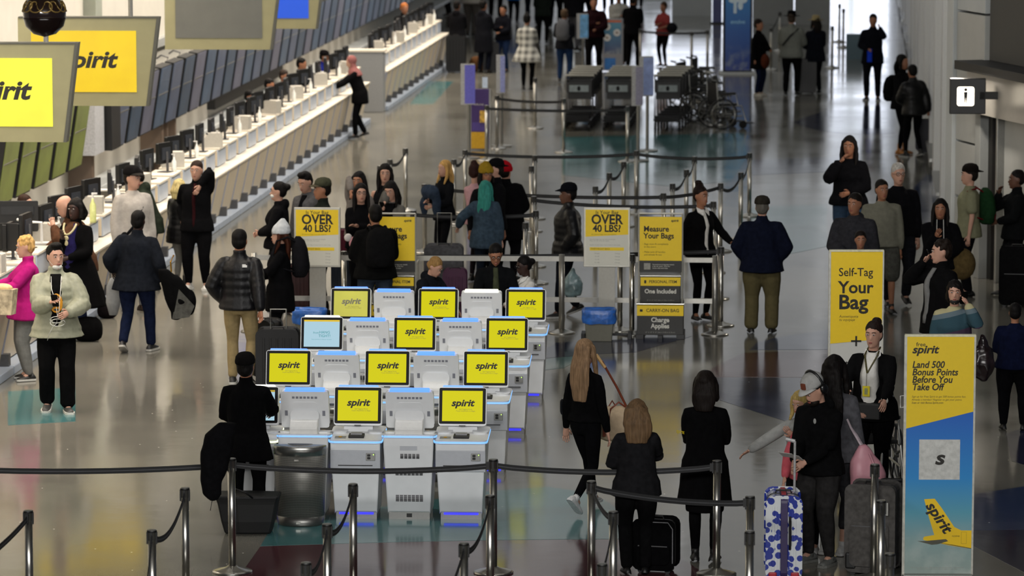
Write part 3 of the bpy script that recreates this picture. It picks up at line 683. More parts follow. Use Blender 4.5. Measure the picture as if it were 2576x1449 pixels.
def waste(label, px):
    g = P(px, 851); t = thing('wastebasket', label, 'bin', (g.x, g.y - .2, 0), R(2))
    part('basket', MB().rings([[V((x, y, z)) for x, y in ((-a, -b), (a, -b), (a, b), (-a, b))] for a, b, z in ((.155, .10, 0), (.185, .125, .36))]), mat('6b6a5e', .5, 0, .05), t, bevel=.01)
    rs = []
    for k, (a, b, z) in enumerate(((.20, .135, .22), (.212, .145, .27), (.205, .14, .33), (.21, .145, .385), (.185, .12, .40), (.165, .10, .37))):
        ring = []
        for i in range(28):
            an = 2 * pi * i / 28; q = .82 / max(abs(cos(an)), abs(sin(an)) * .9 + .1); w_ = 1 + .05 * noise.noise(V((i * .7, k * .9, px)))
            ring.append(V((a * cos(an) * min(1.25, q + .2) * w_, b * sin(an) * min(1.25, q + .2) * w_, z + .025 * noise.noise(V((i * .5, k * .3, px + 5))) * (1 if k < 2 else .4))))
        rs.append(ring)
    part('bin_liner', MB().rings(rs, False), mat('2d63b4', .3, 0, .35, 14, .8), t, True); return t
waste('grey wastebasket with blue liner under the right over-forty sign', 1510); waste('grey wastebasket with blue liner under the left over-forty sign', 785)
def sizer(label, px):
    g = P(px, 850); t = thing('bag_sizer', label, 'sign', (g.x, g.y, 0), R(1.5)); b = -.0246
    part('frame_tube', MB().tube([(-.265, 0, 0.02), (-.265, 0, 1.54)], .012).tube([(.265, 0, .02), (.265, 0, 1.54)], .012).tube([(-.265, 0, 1.54), (.265, 0, 1.54)], .012).tube([(-.265, .42, .02), (-.265, .4, .92), (-.265, 0, .92)], .011).tube([(.265, .42, .02), (.265, .4, .92), (.265, 0, .92)], .011), FR, t)
    part('top_board', MB().box(-.258, .258, -.02, .01, .96, 1.50), YEL, t); part('note_board', MB().box(-.26, .26, -.022, .01, .82, .96), BLKP, t)
    part('qr_blank', quad(-.205, -.125, .85, .93, -.023), GREYT, t)
    part('shelf_tray', MB().box(-.25, .25, -.02, .3, .76, .80), mat('5c5b58', .4, .4), t)
    pi_ = part('item_box', MB().box(-.245, .245, -.03, .28, .44, .76), BLKP, t, bevel=.004); part('item_header', MB().box(-.245, .245, -.034, -.03, .65, .755), YEL, pi_)
    cb = part('carry_box', MB().box(-.285, .285, -.12, .36, .05, .43), BLKP, t, bevel=.004); part('carry_header', MB().box(-.285, .285, -.124, -.12, .29, .42), YEL, cb)
    part('chrome_rim', MB().tube([(-.295, -.13, .435), (.295, -.13, .435)], .012), CHROME, t); part('chrome_rim', MB().tube([(-.25, -.03, .77), (.25, -.03, .77)], .009), CHROME, t)
    part('foot', MB().box(-.30, -.2, -.14, .4, 0, .06).box(.2, .30, -.14, .4, 0, .06).box(-.03, .03, -.1, .3, .0, .05), BLK, t, bevel=.004)
    text('spirit', .04, PRINT, t, (.17, -.0225, 1.455), shear=.25, bold=.03, wide=1.1)
    text('Measure', .095, PRINT, t, (-.21, -.0225, 1.35), ax='LEFT', bold=.026, wide=.95); text('Your Bags', .095, PRINT, t, (-.21, -.0225, 1.265), ax='LEFT', bold=.026, wide=.95)
    for i, s_ in enumerate(['- Bags must fit completely', '  in the sizers', '- Make sure all handles', '  and wheels fit too']): text(s_, .03, mat('5a4c08', .6), t, (-.22, -.0225, 1.165 - i * .034 - (i > 1) * .03), ax='LEFT')
    text('Sometimes a bag just needs\na bit of work. Scan for\nmore info and sizes', .024, WT, t, (-.10, -.0235, .89), ax='LEFT')
    text('PERSONAL ITEM', .05, PRINT, pi_, (.03, -.035, .70), bold=.015, wide=.95); part('bag_icon', MB().rbox(-.20, -.175, -.036, -.034, .68, .72, .005), PRINT, pi_)
    text('One Included', .075, WT, pi_, (0, -.0312, .58), bold=.03, wide=.95); text("18'' X 14'' X 8'' (45cm X 35cm X 20cm)", .021, GREYT, pi_, (0, -.0312, .47))
    text('CARRY-ON BAG', .058, PRINT, cb, (.03, -.125, .355), bold=.015, wide=.95); part('case_icon', MB().rbox(-.25, -.215, -.126, -.124, .34, .37, .005), PRINT, cb)
    text('Charge\nApplies', .08, WT, cb, (0, -.1212, .20), bold=.03, wide=.95); text("22'' X 18'' X 10'' (56cm X 45cm X 25cm)", .022, GREYT, cb, (0, -.1212, .085))
    return t
sizer('yellow and black bag measuring stand left of the curly-bunned agent', 1661); sizer('yellow and black bag measuring stand half hidden by the man with backpack', 992)

# tall banners
def banner(label, px, py, w, h, rz):
    g = P(px, py); t = thing('banner_stand', label, 'banner', g, rz)
    part('base', MB().box(-w / 2, w / 2, -.10, .10, 0, .07), STEEL, t, bevel=.01); part('side_rail', MB().box(-w / 2 - .004, -w / 2 + .018, -.02, .02, .05, h).box(w / 2 - .012, w / 2 + .004, -.02, .02, .05, h), mat('b7b6ac', .4, .3), t)
    part('top_rail', MB().box(-w / 2, w / 2, -.022, .02, h - .012, h + .008), mat('c9c6a8', .4, .2), t)
    return t
t = banner('tall free-points banner with yellow top and aeroplane tail on blue', 2357, 1462, .60, 2.13, R(4)); b = -.024
def gradient(name, stops):
    m = bpy.data.materials.new(name); m.use_nodes = True; nt = m.node_tree; bs = nt.nodes['Principled BSDF']; bs.inputs['Roughness'].default_value = .4
    tc = nt.nodes.new('ShaderNodeTexCoord'); sp = nt.nodes.new('ShaderNodeSeparateXYZ'); nt.links.new(tc.outputs['Object'], sp.inputs[0])
    no = nt.nodes.new('ShaderNodeTexNoise'); no.inputs['Scale'].default_value = 5; no.inputs['Detail'].default_value = 5; nt.links.new(tc.outputs['Object'], no.inputs['Vector'])
    r = nt.nodes.new('ShaderNodeValToRGB'); e = r.color_ramp.elements
    mr = nt.nodes.new('ShaderNodeMapRange'); mr.inputs[1].default_value = stops[0][0]; mr.inputs[2].default_value = stops[-1][0]; nt.links.new(sp.outputs[2], mr.inputs[0]); nt.links.new(mr.outputs[0], r.inputs[0])
    while len(e) < len(stops): e.new(.5)
    for el, (z, c) in zip(e, stops): el.position = (z - stops[0][0]) / (stops[-1][0] - stops[0][0]); el.color = lin(c)
    cr = nt.nodes.new('ShaderNodeMapRange'); cr.inputs[1].default_value = .45; cr.inputs[2].default_value = .62; nt.links.new(no.outputs[0], cr.inputs[0])
    hz = nt.nodes.new('ShaderNodeMapRange'); hz.inputs[1].default_value = stops[0][0]; hz.inputs[2].default_value = stops[0][0] + (stops[-1][0] - stops[0][0]) * .32; hz.inputs[3].default_value = .55; hz.inputs[4].default_value = 0; nt.links.new(sp.outputs[2], hz.inputs[0])
    mu = nt.nodes.new('ShaderNodeMath'); mu.operation = 'MULTIPLY'; nt.links.new(cr.outputs[0], mu.inputs[0]); nt.links.new(hz.outputs[0], mu.inputs[1])
    mx = nt.nodes.new('ShaderNodeMix'); mx.data_type = 'RGBA'; nt.links.new(mu.outputs[0], mx.inputs[0]); nt.links.new(r.outputs[0], mx.inputs[6]); mx.inputs[7].default_value = lin('b4bdb8')
    nt.links.new(mx.outputs[2], bs.inputs['Base Color']); return m
SKYP = gradient('printed_sky', [(.07, '8a9a94'), (.35, '7f9a9a'), (.60, '4f93a8'), (.9, '1d7fc0'), (1.5, '0c55b4')])
part('sky_print', MB().box(-.288, .292, -.014, -.012, .07, 2.12), SKYP, t)
part('yellow_field', MB().prism([(-.288, 1.325), (.292, 1.475), (.292, 2.12), (-.288, 2.12)], 1, -.017, -.015), mat('dcbc00', .45, 0, .02), t)
k = -.0175
text('free', .05, PRINT, t, (-.165, k, 2.05), bold=.01); text('spirit', .095, PRINT, t, (-.130, k, 2.005), shear=.25, bold=.032, wide=1.12)
for i, s_ in enumerate(['Land 500', 'Bonus Points', 'Before You', 'Take Off']): text(s_, .082, PRINT, t, (-.238, k, 1.875 - i * .064), shear=.2, bold=.026, ax='LEFT', wide=.9)
for i, (s_, bo) in enumerate([('Sign up for Free Spirit to get 500 bonus points fast.', .0), ('Already a member? Register to get your points.', 0), ('Scan or visit Bonus.Spirit.com', .012)]): text(s_, .0235, PRINT, t, (-.238, k, 1.602 - i * .0265), shear=.2, bold=bo, ax='LEFT', wide=.95)
part('white_square', quad(-.168, .18, .885, 1.232, -.0145, .001), mat('b9bab6', .5), t); text('s', .17, PRINT, t, (.005, -.0165, 1.07), shear=.2, bold=.03, wide=1.2)
tail = part('aircraft_tail', MB().prism([(-.12, .715), (-.03, .72), (.03, .64), (.14, .475), (.20, .445), (.292, .445), (.292, .285), (.10, .315), (-.04, .345), (-.12, .36), (-.125, .375), (-.115, .39), (-.03, .405), (-.075, .55)], 1, -.0158, -.0142), mat('e2bb00', .45, 0, .05, 3), t)
part('tailplane', MB().prism([(-.175, .352), (-.12, .352), (.07, .37), (.09, .352), (.0, .325), (-.05, .32)], 1, -.0166, -.0159), mat('4a4a3c', .5), tail); part('belly_shade', MB().prism([(-.04, .345), (.292, .285), (.292, .29), (.12, .322)], 1, -.0166, -.0159), BLKP, tail); part('door_outline', MB().box(.20, .202, -.0166, -.0159, .33, .43).box(.244, .246, -.0166, -.0159, .33, .43).box(.2, .246, -.0166, -.0159, .43, .432).box(.2, .246, -.0166, -.0159, .33, .332), mat('8a7408', .5), tail)
text('spirit', .13, PRINT, tail, (.005, -.0165, .56), (pi / 2, R(56), 0), shear=.2, bold=.032, wide=1.1); text('N320NK', .018, PRINT, tail, (.155, -.0165, .395))
text('Terms and conditions apply. Offer valid for new members on first registration only.\nPoints are posted to the account after the flight has been taken.', .0135, GREYT, t, (0, -.0145, .115))
part('handle', MB().tube([(-.30, -.01, 1.51), (-.335, -.03, 1.51), (-.335, -.03, 1.61), (-.30, -.01, 1.61)], .004), WHITE, t)
t = banner('tall self-tag banner with yellow top, behind the agent with lanyard', 2150, 1062, .58, 1.85, R(5))
part('banner_print', MB().box(-.272, .278, -.014, -.012, .07, 1.84), mat('b9b9b4', .5, 0, .02), t)
part('yellow_field', MB().prism([(-.272, .85), (.278, .90), (.278, 1.84), (-.272, 1.84)], 1, -.017, -.015), mat('e0bd00', .45, 0, .02), t)
text('Self-Tag', .125, PRINT, t, (-.19, k, 1.615), ax='LEFT', bold=.010, wide=.92); text('Your', .18, PRINT, t, (-.19, k, 1.45), ax='LEFT', bold=.024, wide=1.0); text('Bag', .215, PRINT, t, (-.19, k, 1.29), ax='LEFT', bold=.026, wide=1.04)
text('Autoetiqueta\ntu equipaje', .038, PRINT, t, (-.18, k, 1.125), shear=.2, ax='LEFT')
part('plus_mark', MB().box(-.05, .06, -.0178, -.0172, .868, .888).box(-.005, .015, -.0178, -.0172, .823, .933), PRINT, t)
text('Get Your\nBoarding Pass', .082, PRINT, t, (-.19, -.0145, .60), ax='LEFT', bold=.026, wide=.85)
# far signs
def board(label, cat, px, py, w, h, th, m, rz=0., name='sign_board'):
    g = P(px, py); t = thing(name, label, cat, g, rz); part('board', MB().box(-w / 2, w / 2, 0, th, .02, h), m, t, bevel=.01); return t
PUR = mat('3a2366', .5, 0, .1); PURL = mat('5f5cc0', .4, 0, .1); BLUEP = gradient('printed_blue', [(0, '142e86'), (1.0, '1457a8'), (2.2, '1a86c8')])
t = board('tall freestanding blue advertising totem with white mark', 'sign', 1855, 186, .68, 2.9, .25, DK, R(4), 'advertising_totem')
part('blue_face', MB().box(-.29, .29, -.02, 0, .08, 2.86), BLUEP, t)
part('white_emblem', MB().ell((-.09, -.024, 1.72), (.13, .004, .06)).box(-.10, -.03, -.026, -.022, 1.42, 1.78).ell((.10, -.024, 1.74), (.12, .004, .09)).ell((.06, -.024, 1.60), (.06, .004, .10)), mat('cfe2ee', .5), t); text('evolve', .13, mat('8fc4e6', .5), t, (0, -.026, 1.22), bold=.02)
part('foot_plate', MB().box(-.42, .42, -.15, .4, 0, .05), PALEW, t)
t = board('slim dark blue totem edge left of the blue advertising totem', 'sign', 1804, 60, .26, 2.9, .1, mat('1c2c6e', .4, 0, .1), R(3), 'advertising_totem'); part('foot_plate', MB().box(-.2, .2, -.1, .2, 0, .04), DK, t)
t = board('purple and yellow airline sign stand with leaflet holder', 'sign', 1208, 378, .34, 1.14, .05, PUR, R(-4)); part('yellow_panel', quad(-.17, .15, .03, .34, -.001), mat('c79a14', .5), t); part('lilac_label', quad(-.15, .14, .36, .52, -.001), mat('4b3a86', .5), t); part('leaflet', MB().box(.0, .12, -.05, -.01, .52, .74), mat('c9a040', .5, 0, .5, 20), t); part('steel_edge', MB().box(.17, .20, -.01, .06, 0, 1.14), STEEL, t); part('note_card', MB().box(.04, .14, 0, .01, 1.16, 1.36), mat('c9d8ee', .5), t); text('AIRLINE', .05, WT, t, (-.02, -.002, .85))
def pole_sign(label, px, py, m, z0, z1, w=.16):
    g = P(px, py); t = thing('pole_sign', label, 'sign', g, R(8)); part('pole', MB().tube([(0, 0, .02), (0, 0, z1)], .03), STEEL, t); part('base', MB().lathe([(0, 0), (.2, 0), (.2, .02), (.04, .04), (0, .04)], n=20), STEEL, t); part('blade', MB().box(-w / 2 - .05, w / 2, -.04, .02, z0, z1), mat('a3a2a0', .4, .2), t); part('print_face', quad(-w / 2 + .02, w / 2 + .01, z0 + .02, z1 - .02, -.041), m, t); return t
pole_sign('violet blade sign on a steel pole left of the purple stand', 1180, 398, PURL, .98, 1.72, .2); pole_sign('pale lavender blade sign on a pole behind the purple stand', 1262, 368, mat('8e94c8', .4), 1.0, 1.72, .1)
pole_sign('pale blue blade sign on a pole in front of the carts', 1628, 380, mat('8fa0d4', .4, 0, .2, 8), 1.02, 1.76, .2); pole_sign('grey blade sign on the pole beside the luggage carts', 1605, 405, mat('8a869a', .4), 1.0, 1.72, .14); pole_sign('small blue and red blade sign on a pole above the carts', 1467, 205, mat('6aa8d8', .4, 0, .4, 8), .98, 1.55, .2)
t = board('grey information stand with orange header and three round pictures', 'sign', 1541, 180, .50, 1.25, .06, mat('85868c', .5, 0, .05), 0); part('poster', quad(-.20, .20, .42, 1.16, -.001), gradient('printed_slate', [(.4, '3a3c66'), (.8, '3f6a8c'), (1.1, '4a86a0')]), t); part('orange_header', quad(-.20, .20, 1.16, 1.21, -.001), mat('c4643c', .5), t)
for x, z in ((-.13, 1.06), (.10, .92), (-.13, .80)):
    c_ = part('round_picture', MB().lathe([(0, 0), (.085, 0), (.085, .004), (0, .004)], n=24, M=Matrix.Translation((x, -.004, z)) @ Matrix.Rotation(pi / 2, 4, 'X')), mat('c9c9c8', .5), t); part('pictogram', MB().ell((x, -.010, z), (.03, .004, .022)), mat('6a4a34', .5), c_)
part('blue_card', quad(-.19, .07, .05, .32, -.003), mat('1468b4', .4, 0, .2, 8), t)
# ------------------------------------------------------------------ luggage, carts, wheelchairs
def suitcase(label, px, py, w, h, d, c, rz=0., soft=False, handle=0., loc=None, m=None, grp=None):
    g = P(px, py) if loc is None else V(loc); t = thing('suitcase', label, 'suitcase', (g.x, g.y, 0), rz, grp); m = m or (cloth(c) if soft else mat(c, .4, 0, .12, 20, .1, spec=.3))
    part('shell', MB().rbox(-w / 2, w / 2, -d / 2, d / 2, .05, h, .05, 1), m, t, bevel=.022)
    rb = MB()
    if not soft:
        for i in range(5): x = -w * .34 + i * w * .17; rb.box(x - .012, x + .012, -d / 2 - .006, -d / 2 + .01, .12, h - .07)
        part('rib', rb, m, t, bevel=.003)
    else:
        part('front_pocket', MB().rbox(-w * .4, w * .4, -d / 2 - .03, -d / 2 + .01, .10, h * .6, .04), m, t, bevel=.012); part('zip', MB().box(-w * .38, w * .38, -d / 2 - .034, -d / 2 - .02, h * .6 - .03, h * .6 - .022), DGR, t)
    part('zip_band', MB().rbox(-w / 2 - .004, w / 2 + .004, -.012, .012, .046, h + .004, .052, 1), BLK, t)
    part('top_grip', MB().tube([(-.07, 0, h), (-.06, 0, h + .03), (.06, 0, h + .03), (.07, 0, h)], .008), BLK, t)
    for sx_ in (-1, 1):
        for sy in (-1, 1): part('wheel', MB().tube([(sx_ * (w / 2 - .05), sy * (d / 2 - .04) - .012, .025), (sx_ * (w / 2 - .05), sy * (d / 2 - .04) + .012, .025)], .025, 12), BLK, t)
    if handle:
        part('pull_handle', MB().tube([(-w * .2, d * .35, h - .02), (-w * .2, d * .35, h + handle), (w * .2, d * .35, h + handle), (w * .2, d * .35, h - .02)], .009), STEEL, t)
    return t
def blob_print():
    m = bpy.data.materials.new('blue_blob_print'); m.use_nodes = True; nt = m.node_tree; b = nt.nodes['Principled BSDF']; b.inputs['Roughness'].default_value = .25; b.inputs['Coat Weight'].default_value = .5
    tc = nt.nodes.new('ShaderNodeTexCoord'); vo = nt.nodes.new('ShaderNodeTexVoronoi'); vo.inputs['Scale'].default_value = 17; nt.links.new(tc.outputs['Object'], vo.inputs['Vector'])
    r = nt.nodes.new('ShaderNodeValToRGB'); r.color_ramp.interpolation = 'CONSTANT'; r.color_ramp.elements[0].color = lin('1b2f8c'); r.color_ramp.elements[1].position = .50; r.color_ramp.elements[1].color = lin('c8ccd0')
    nt.links.new(vo.outputs['Distance'], r.inputs[0]); nt.links.new(r.outputs[0], b.inputs['Base Color']); return m
t = suitcase('white hard suitcase with dark blue blotches and red wheels, lower right', 1969, 1455, .27, .74, .46, 'cccccc', R(3), m=blob_print(), handle=0)
part('centre_strap', MB().rbox(-.03, .03, -.245, .245, .045, .75, .05, 0), mat('2a1d4c', .5), t, bevel=.004); part('red_strap_top', MB().box(-.02, .02, -.1, .24, .748, .756), mat('a01828', .5), t)
part('side_handle', MB().tube([(.05, -.235, .30), (.05, -.262, .34), (.05, -.262, .54), (.05, -.235, .58)], .012), BLK, t); part('red_wheel_housing', MB().box(-.13, -.06, -.25, -.12, .02, .10).box(.06, .13, -.25, -.12, .02, .10), mat('a01828', .45), t, bevel=.01)
part('telescopic_handle', MB().tube([(.10, .15, .70), (.10, .15, 1.17)], .011).tube([(.10, .15, 1.17), (.02, .15, 1.19)], .016), mat('c9c9c9', .3, .5), t)
t = suitcase('large charcoal soft suitcase behind the three nearest posts', 2195, 1442, .40, .78, .30, '4a4846', R(-12), soft=True)
part('corner_guard', MB().box(-.21, -.12, -.17, .0, .06, .2), BLK, t, bevel=.015); part('zip_pull', MB().box(.15, .17, -.2, -.19, .55, .66), STEEL, t)
suitcase('dark ribbed suitcase right of the large charcoal suitcase', 2248, 1420, .30, .72, .28, '232323', R(-8), soft=True)
t = suitcase('black soft carry-on case behind the curly-haired woman', 1650, 1438, .34, .46, .22, '060607', R(-10), soft=True); part('side_strap', MB().tube([(-.17, -.06, .34), (-.26, -.08, .27), (-.30, -.08, .24), (-.2, -.08, .22), (-.1, -.1, .26)], .011), BLK, t); part('piping', MB().tube([(.17, -.11, .1), (.17, -.11, .40), (.13, -.11, .455), (-.13, -.11, .455)], .004), mat('77777a', .4), t)
t['label'] = 'black soft carry-on case with light piping beside the curly-haired woman'
suitcase('black ribbed hard suitcase pulled by the man in khaki trousers', 700, 985, .44, .70, .28, '0a0a0b', R(4), handle=.22)
suitcase('second black hard suitcase close behind the khaki-trousered man', 672, 950, .22, .66, .3, '0c0c0d', R(-20))
suitcase('dark grey large suitcase with paper tag behind the blonde woman', 1117, 772, .46, .80, .30, '4b4b4e', R(2), handle=.42, soft=True)
suitcase('deep purple hard suitcase behind the woman by the kiosks', 1145, 800, .26, .62, .24, '3a1030', R(2))
suitcase('dark blue suitcase behind the left over-forty sign', 868, 770, .30, .66, .25, '1d2430', R(3)); suitcase('maroon suitcase behind the glasses-wearing woman', 868, 700, .24, .66, .25, '4a0e22', R(3))
suitcase('dark red suitcase below the left over-forty sign', 745, 790, .30, .62, .25, '2a1012', R(3))
suitcase('black upright suitcase at the far end by the desks', 1147, 182, .42, .85, .3, '0a0a0a', R(2)); suitcase('black suitcase between the two hatted travellers', 2030, 236, .36, .75, .28, '0b0b0d', R(2), handle=.3)
suitcase('dark suitcase in the far queue under the dark coats', 1236, 182, .34, .7, .28, '0d0d10', R(2))
suitcase('black suitcase standing by the phone man at the right edge', 2556, 770, .40, .78, .3, '0d0d0e', R(-5), soft=True)
suitcase('grey suitcase beside the leaning person by the right wall', 2326, 385, .28, .6, .25, '2c2c34', R(4))
# soft bags
def bag(label, name, pos, r, c, rz=0., strap=None, m=None, grp=None, sq=1.):
    t = thing(name, label, 'bag', pos, rz, grp); m = m or cloth(c); rs = []
    for j in range(9):
        a = -pi / 2 + pi * j / 8; q = max(.05, cos(a)) ** .45; z = r[2] * (sin(a) + 1)
        rs.append([V((r[0] * q * (1 + .06 * noise.noise(V((i * .8, j * .7, r[0] * 40)))) * cos(2 * pi * i / 18) / max(abs(cos(2 * pi * i / 18)), abs(sin(2 * pi * i / 18))) ** .4 * (1 - .18 * j / 8 * sq), r[1] * q * sin(2 * pi * i / 18) / max(abs(cos(2 * pi * i / 18)), abs(sin(2 * pi * i / 18))) ** .4, z)) for i in range(18)])
    part('bag_body', MB().rings(rs), m, t, True)
    if strap: part('strap', MB().tube([V(p) for p in strap], .010, 6, 2.0), m, t, True)
    return t
g = P(636, 1326)
t = thing('tote_bag', 'wide black open tote on the floor around the person at the kiosk', 'bag', (g.x, g.y - .25, 0), R(2))
part('bag_body', MB().rings([[V((x, y, z)) for x, y in ((-a, -b), (-a * .3, -b * 1.2), (a * .3, -b * 1.15), (a, -b), (a, b), (0, b * 1.2), (-a, b))] for a, b, z in ((.21, .10, 0), (.24, .12, .12), (.27, .13, .28), (.295, .14, .36))]), mat('08090a', .6, 0, .2), t, bevel=.02)
part('tote_handle', MB().tube([(-.12, -.15, .34), (-.09, -.18, .43), (.0, -.19, .40), (.06, -.15, .34)], .009), BLK, t, True); part('cord', MB().tube([(-.29, -.1, .35), (-.32, -.12, .30), (-.335, -.12, .22)], .004), BLK, t)
bag('black duffel bag on the floor behind the boy in the pale puffer', 'duffel_bag', P(222, 858), (.20, .13, .15), '0a0a0b'); bag('small dark bag on the floor by the counters near the capped man', 'duffel_bag', P(270, 800), (.14, .1, .1), '141012')
bag('brown and straw bag on the floor in the far queue', 'duffel_bag', P(1200, 180), (.2, .15, .18), '6a4a30')
# luggage carts
CARTB = mat('0e0e10', .5, 0, .1, spec=.2); CARTS = mat('3a3a3c', .35, .6, .05)
def make_cart(label):
    t = thing('luggage_cart', label, 'cart', (0, 0, 0), 0, 'luggage carts')
    part('tray', MB().box(-.26, .26, -.45, .45, .18, .21).box(-.24, .24, -.52, -.45, .18, .30), CARTB, t)
    part('frame_tube', MB().tube([(-.26, .45, .2), (-.26, .50, 1.0), (.26, .50, 1.0), (.26, .45, .2)], .016).tube([(-.26, -.4, .2), (-.26, .45, .2)], .014).tube([(.26, -.4, .2), (.26, .45, .2)], .014), CARTS, t)
    part('handle_bar', MB().tube([(-.28, .5, 1.02), (.28, .5, 1.02)], .022), mat('a9a79c', .5), t)
    part('top_basket', MB().box(-.25, .25, .22, .48, .70, .72).box(-.25, .25, .20, .23, .70, .90).box(-.25, -.23, .22, .5, .70, .95).box(.23, .25, .22, .5, .70, .95), BLK, t)
    part('advert_panel', MB().box(-.24, .24, .46, .485, .55, .93), BLK, t); part('label_plate', MB().box(-.19, .19, .485, .49, .72, .85).box(-.19, .19, .19, .198, .72, .85), mat('7f8a8c', .4, 0, .15, 12), t); part('plate_emblem', MB().ell((0, .188, .785), (.035, .004, .05)), CARTB, t)
    for x in (-.24, .24):
        for y in (-.4, .35): part('wheel', MB().tube([(x - .02, y, .08), (x + .02, y, .08)], .08, 14), BLK, t)
    return t
cart0 = None; rowsn = ['left', 'middle', 'right']
for ri, px in enumerate((1450, 1549, 1676)):
    for j in range(5):
        g = P(px + (4 if ri == 2 else 0) * j, 330 - j * 0); loc = (g.x + .0, g.y + j * .62 + .5, 0)
        lab = 'black luggage cart, %s of the %s nested line' % (('nearest', 'second nearest', 'third nearest', 'fourth nearest', 'last')[j], rowsn[ri])
        if cart0 is None: cart0 = make_cart(lab); cart0.location = loc
        else: dup(cart0, loc, R(2 * ri - 2), lab)
def wheelchair(label, loc, rz, s=1.):
    t = thing('wheelchair', label, 'wheelchair', loc, rz)
    for x in (-.30, .30):
        w = MB(); n = 28; c = V((x, .1, .30)); w.tube([c + V((0, .29 * cos(2 * pi * i / n), .29 * sin(2 * pi * i / n))) for i in range(n + 1)], .016, 6)
        wo = part('rear_wheel', w, BLK, t, True)
        sp = MB()
        for i in range(5): a = 2 * pi * i / 5 + .3; sp.tube([c, c + V((0, .28 * cos(a), .28 * sin(a)))], .012, 5)
        part('spoke', sp, DGR, wo); part('hub', MB().tube([c - V((.025, 0, 0)), c + V((.025, 0, 0))], .035, 12), STEEL, wo)
        part('push_rim', MB().tube([c + V((.03 * (1 if x > 0 else -1), .25 * cos(2 * pi * i / n), .25 * sin(2 * pi * i / n))) for i in range(n + 1)], .008, 5), STEEL, wo)
        part('castor', MB().tube([(x * .85 - .015, -.35, .08), (x * .85 + .015, -.35, .08)], .08, 14), BLK, t)
        part('side_frame', MB().tube([(x * .85, .22, .95), (x * .85, .18, .45), (x * .85, -.32, .45), (x * .85, -.42, .12)], .013).tube([(x * .85, .18, .25), (x * .85, -.33, .25)], .012).tube([(x * .85, .2, .68), (x * .85, -.2, .68), (x * .85, -.24, .45)], .012), STEEL, t)
        part('push_handle', MB().tube([(x * .85, .22, .93), (x * .85, .33, .95)], .018), BLK, t); part('armrest', MB().box(x * .85 - .025, x * .85 + .025, -.18, .16, .69, .72), BLK, t); part('footrest', MB().box(x * .8 - .09, x * .8 + .05, -.55, -.42, .10, .12), BLK, t)
    part('seat', MB().box(-.24, .24, -.25, .2, .46, .50), BLK, t, bevel=.01); part('backrest', MB().box(-.24, .24, .18, .21, .50, .92), mat('15161a', .6), t, bevel=.01)
    return t
for i, (px, py, rz) in enumerate([(1745, 285, 60), (1768, 300, 75), (1735, 262, 70), (1790, 288, 100), (1815, 318, 115), (1770, 250, 80)]):
    wheelchair('folded dark wheelchair, %s beside the luggage carts' % ('left', 'front', 'rear left', 'right middle', 'rightmost with its footrests out', 'hindmost')[i], P(px, py + 4), R(rz))
wheelchair('grey wheelchair under the pink bag, pushed by the agent with lanyard', P(2182, 1225), R(12))
pole = None
# ------------------------------------------------------------------ people
def remesh(mb, vox, name, smooth=2, amp=0., fr=8., seed=0.):
    me = mb.mesh(name); o = bpy.data.objects.new('form', me); WS.collection.objects.link(o)
    r = o.modifiers.new('r', 'REMESH'); r.mode = 'VOXEL'; r.voxel_size = vox; r.use_smooth_shade = True
    s = o.modifiers.new('s', 'SMOOTH'); s.iterations = smooth; s.factor = .6
    dg = wdg(); out = bpy.data.meshes.new_from_object(o.evaluated_get(dg))
    bpy.data.objects.remove(o); bpy.data.meshes.remove(me); out.name = name
    if amp:
        nr = [v.normal.copy() for v in out.vertices]; co = []      # (normals first: moving a vertex resets them)
        for v, nn in zip(out.vertices, nr):
            c = v.co; n = noise.noise(V((c.x * fr + seed, c.y * fr, c.z * fr * .8))); co.extend(c + nn * (n * amp))
        out.vertices.foreach_set('co', co); out.update()
    return out
def ring(c, x, y, rx, ry, n=14, p=1.):
    out = []
    for k in range(n):
        a = 2 * pi * k / n; ca, sa = cos(a), sin(a)
        if p != 1: ca = math.copysign(abs(ca) ** p, ca); sa = math.copysign(abs(sa) ** p, sa)
        out.append(c + x * (rx * ca) + y * (ry * sa))
    return out
def limb(mb, pts, rad, n=10, ridge=0., step=.035):
    P_ = [V(p) for p in pts]; cs, rs = [], []
    for i in range(len(P_) - 1):
        L = (P_[i + 1] - P_[i]).length; m = max(1, int(L / step))
        for k in range(m):
            t = k / m; cs.append(P_[i].lerp(P_[i + 1], t)); rs.append(rad[i] + (rad[i + 1] - rad[i]) * t)
    cs.append(P_[-1]); rs.append(rad[-1]); rg_ = []; acc = 0
    for i, c in enumerate(cs):
        d = (cs[min(i + 1, len(cs) - 1)] - cs[max(i - 1, 0)]).normalized(); up = V((0, 1, 0)) if abs(d.y) < .8 else V((1, 0, 0))
        x = d.cross(up).normalized(); y = x.cross(d).normalized()
        if i: acc += (cs[i] - cs[i - 1]).length
        r = rs[i] * (1 + ridge * (abs(sin(acc * pi / .085)) - .5))
        rg_.append(ring(c, x, y, r, r, n))
    d0 = (cs[0] - cs[1]).normalized(); d1 = (cs[-1] - cs[-2]).normalized()
    rg_.insert(0, [p.lerp(cs[0], .45) + d0 * rs[0] * .5 for p in rg_[0]]); rg_.append([p.lerp(cs[-1], .45) + d1 * rs[-1] * .5 for p in rg_[-1]])
    mb.rings(rg_)
def ik(a, b, l1, l2, pole):
    d = b - a; L = min(d.length, (l1 + l2) * .995); dn = d.normalized(); b = a + dn * L
    x = (l1 * l1 - l2 * l2 + L * L) / (2 * L); h = sqrt(max(0, l1 * l1 - x * x)); pp = (pole - dn * pole.dot(dn)).normalized()
    return a + dn * x + pp * h, b
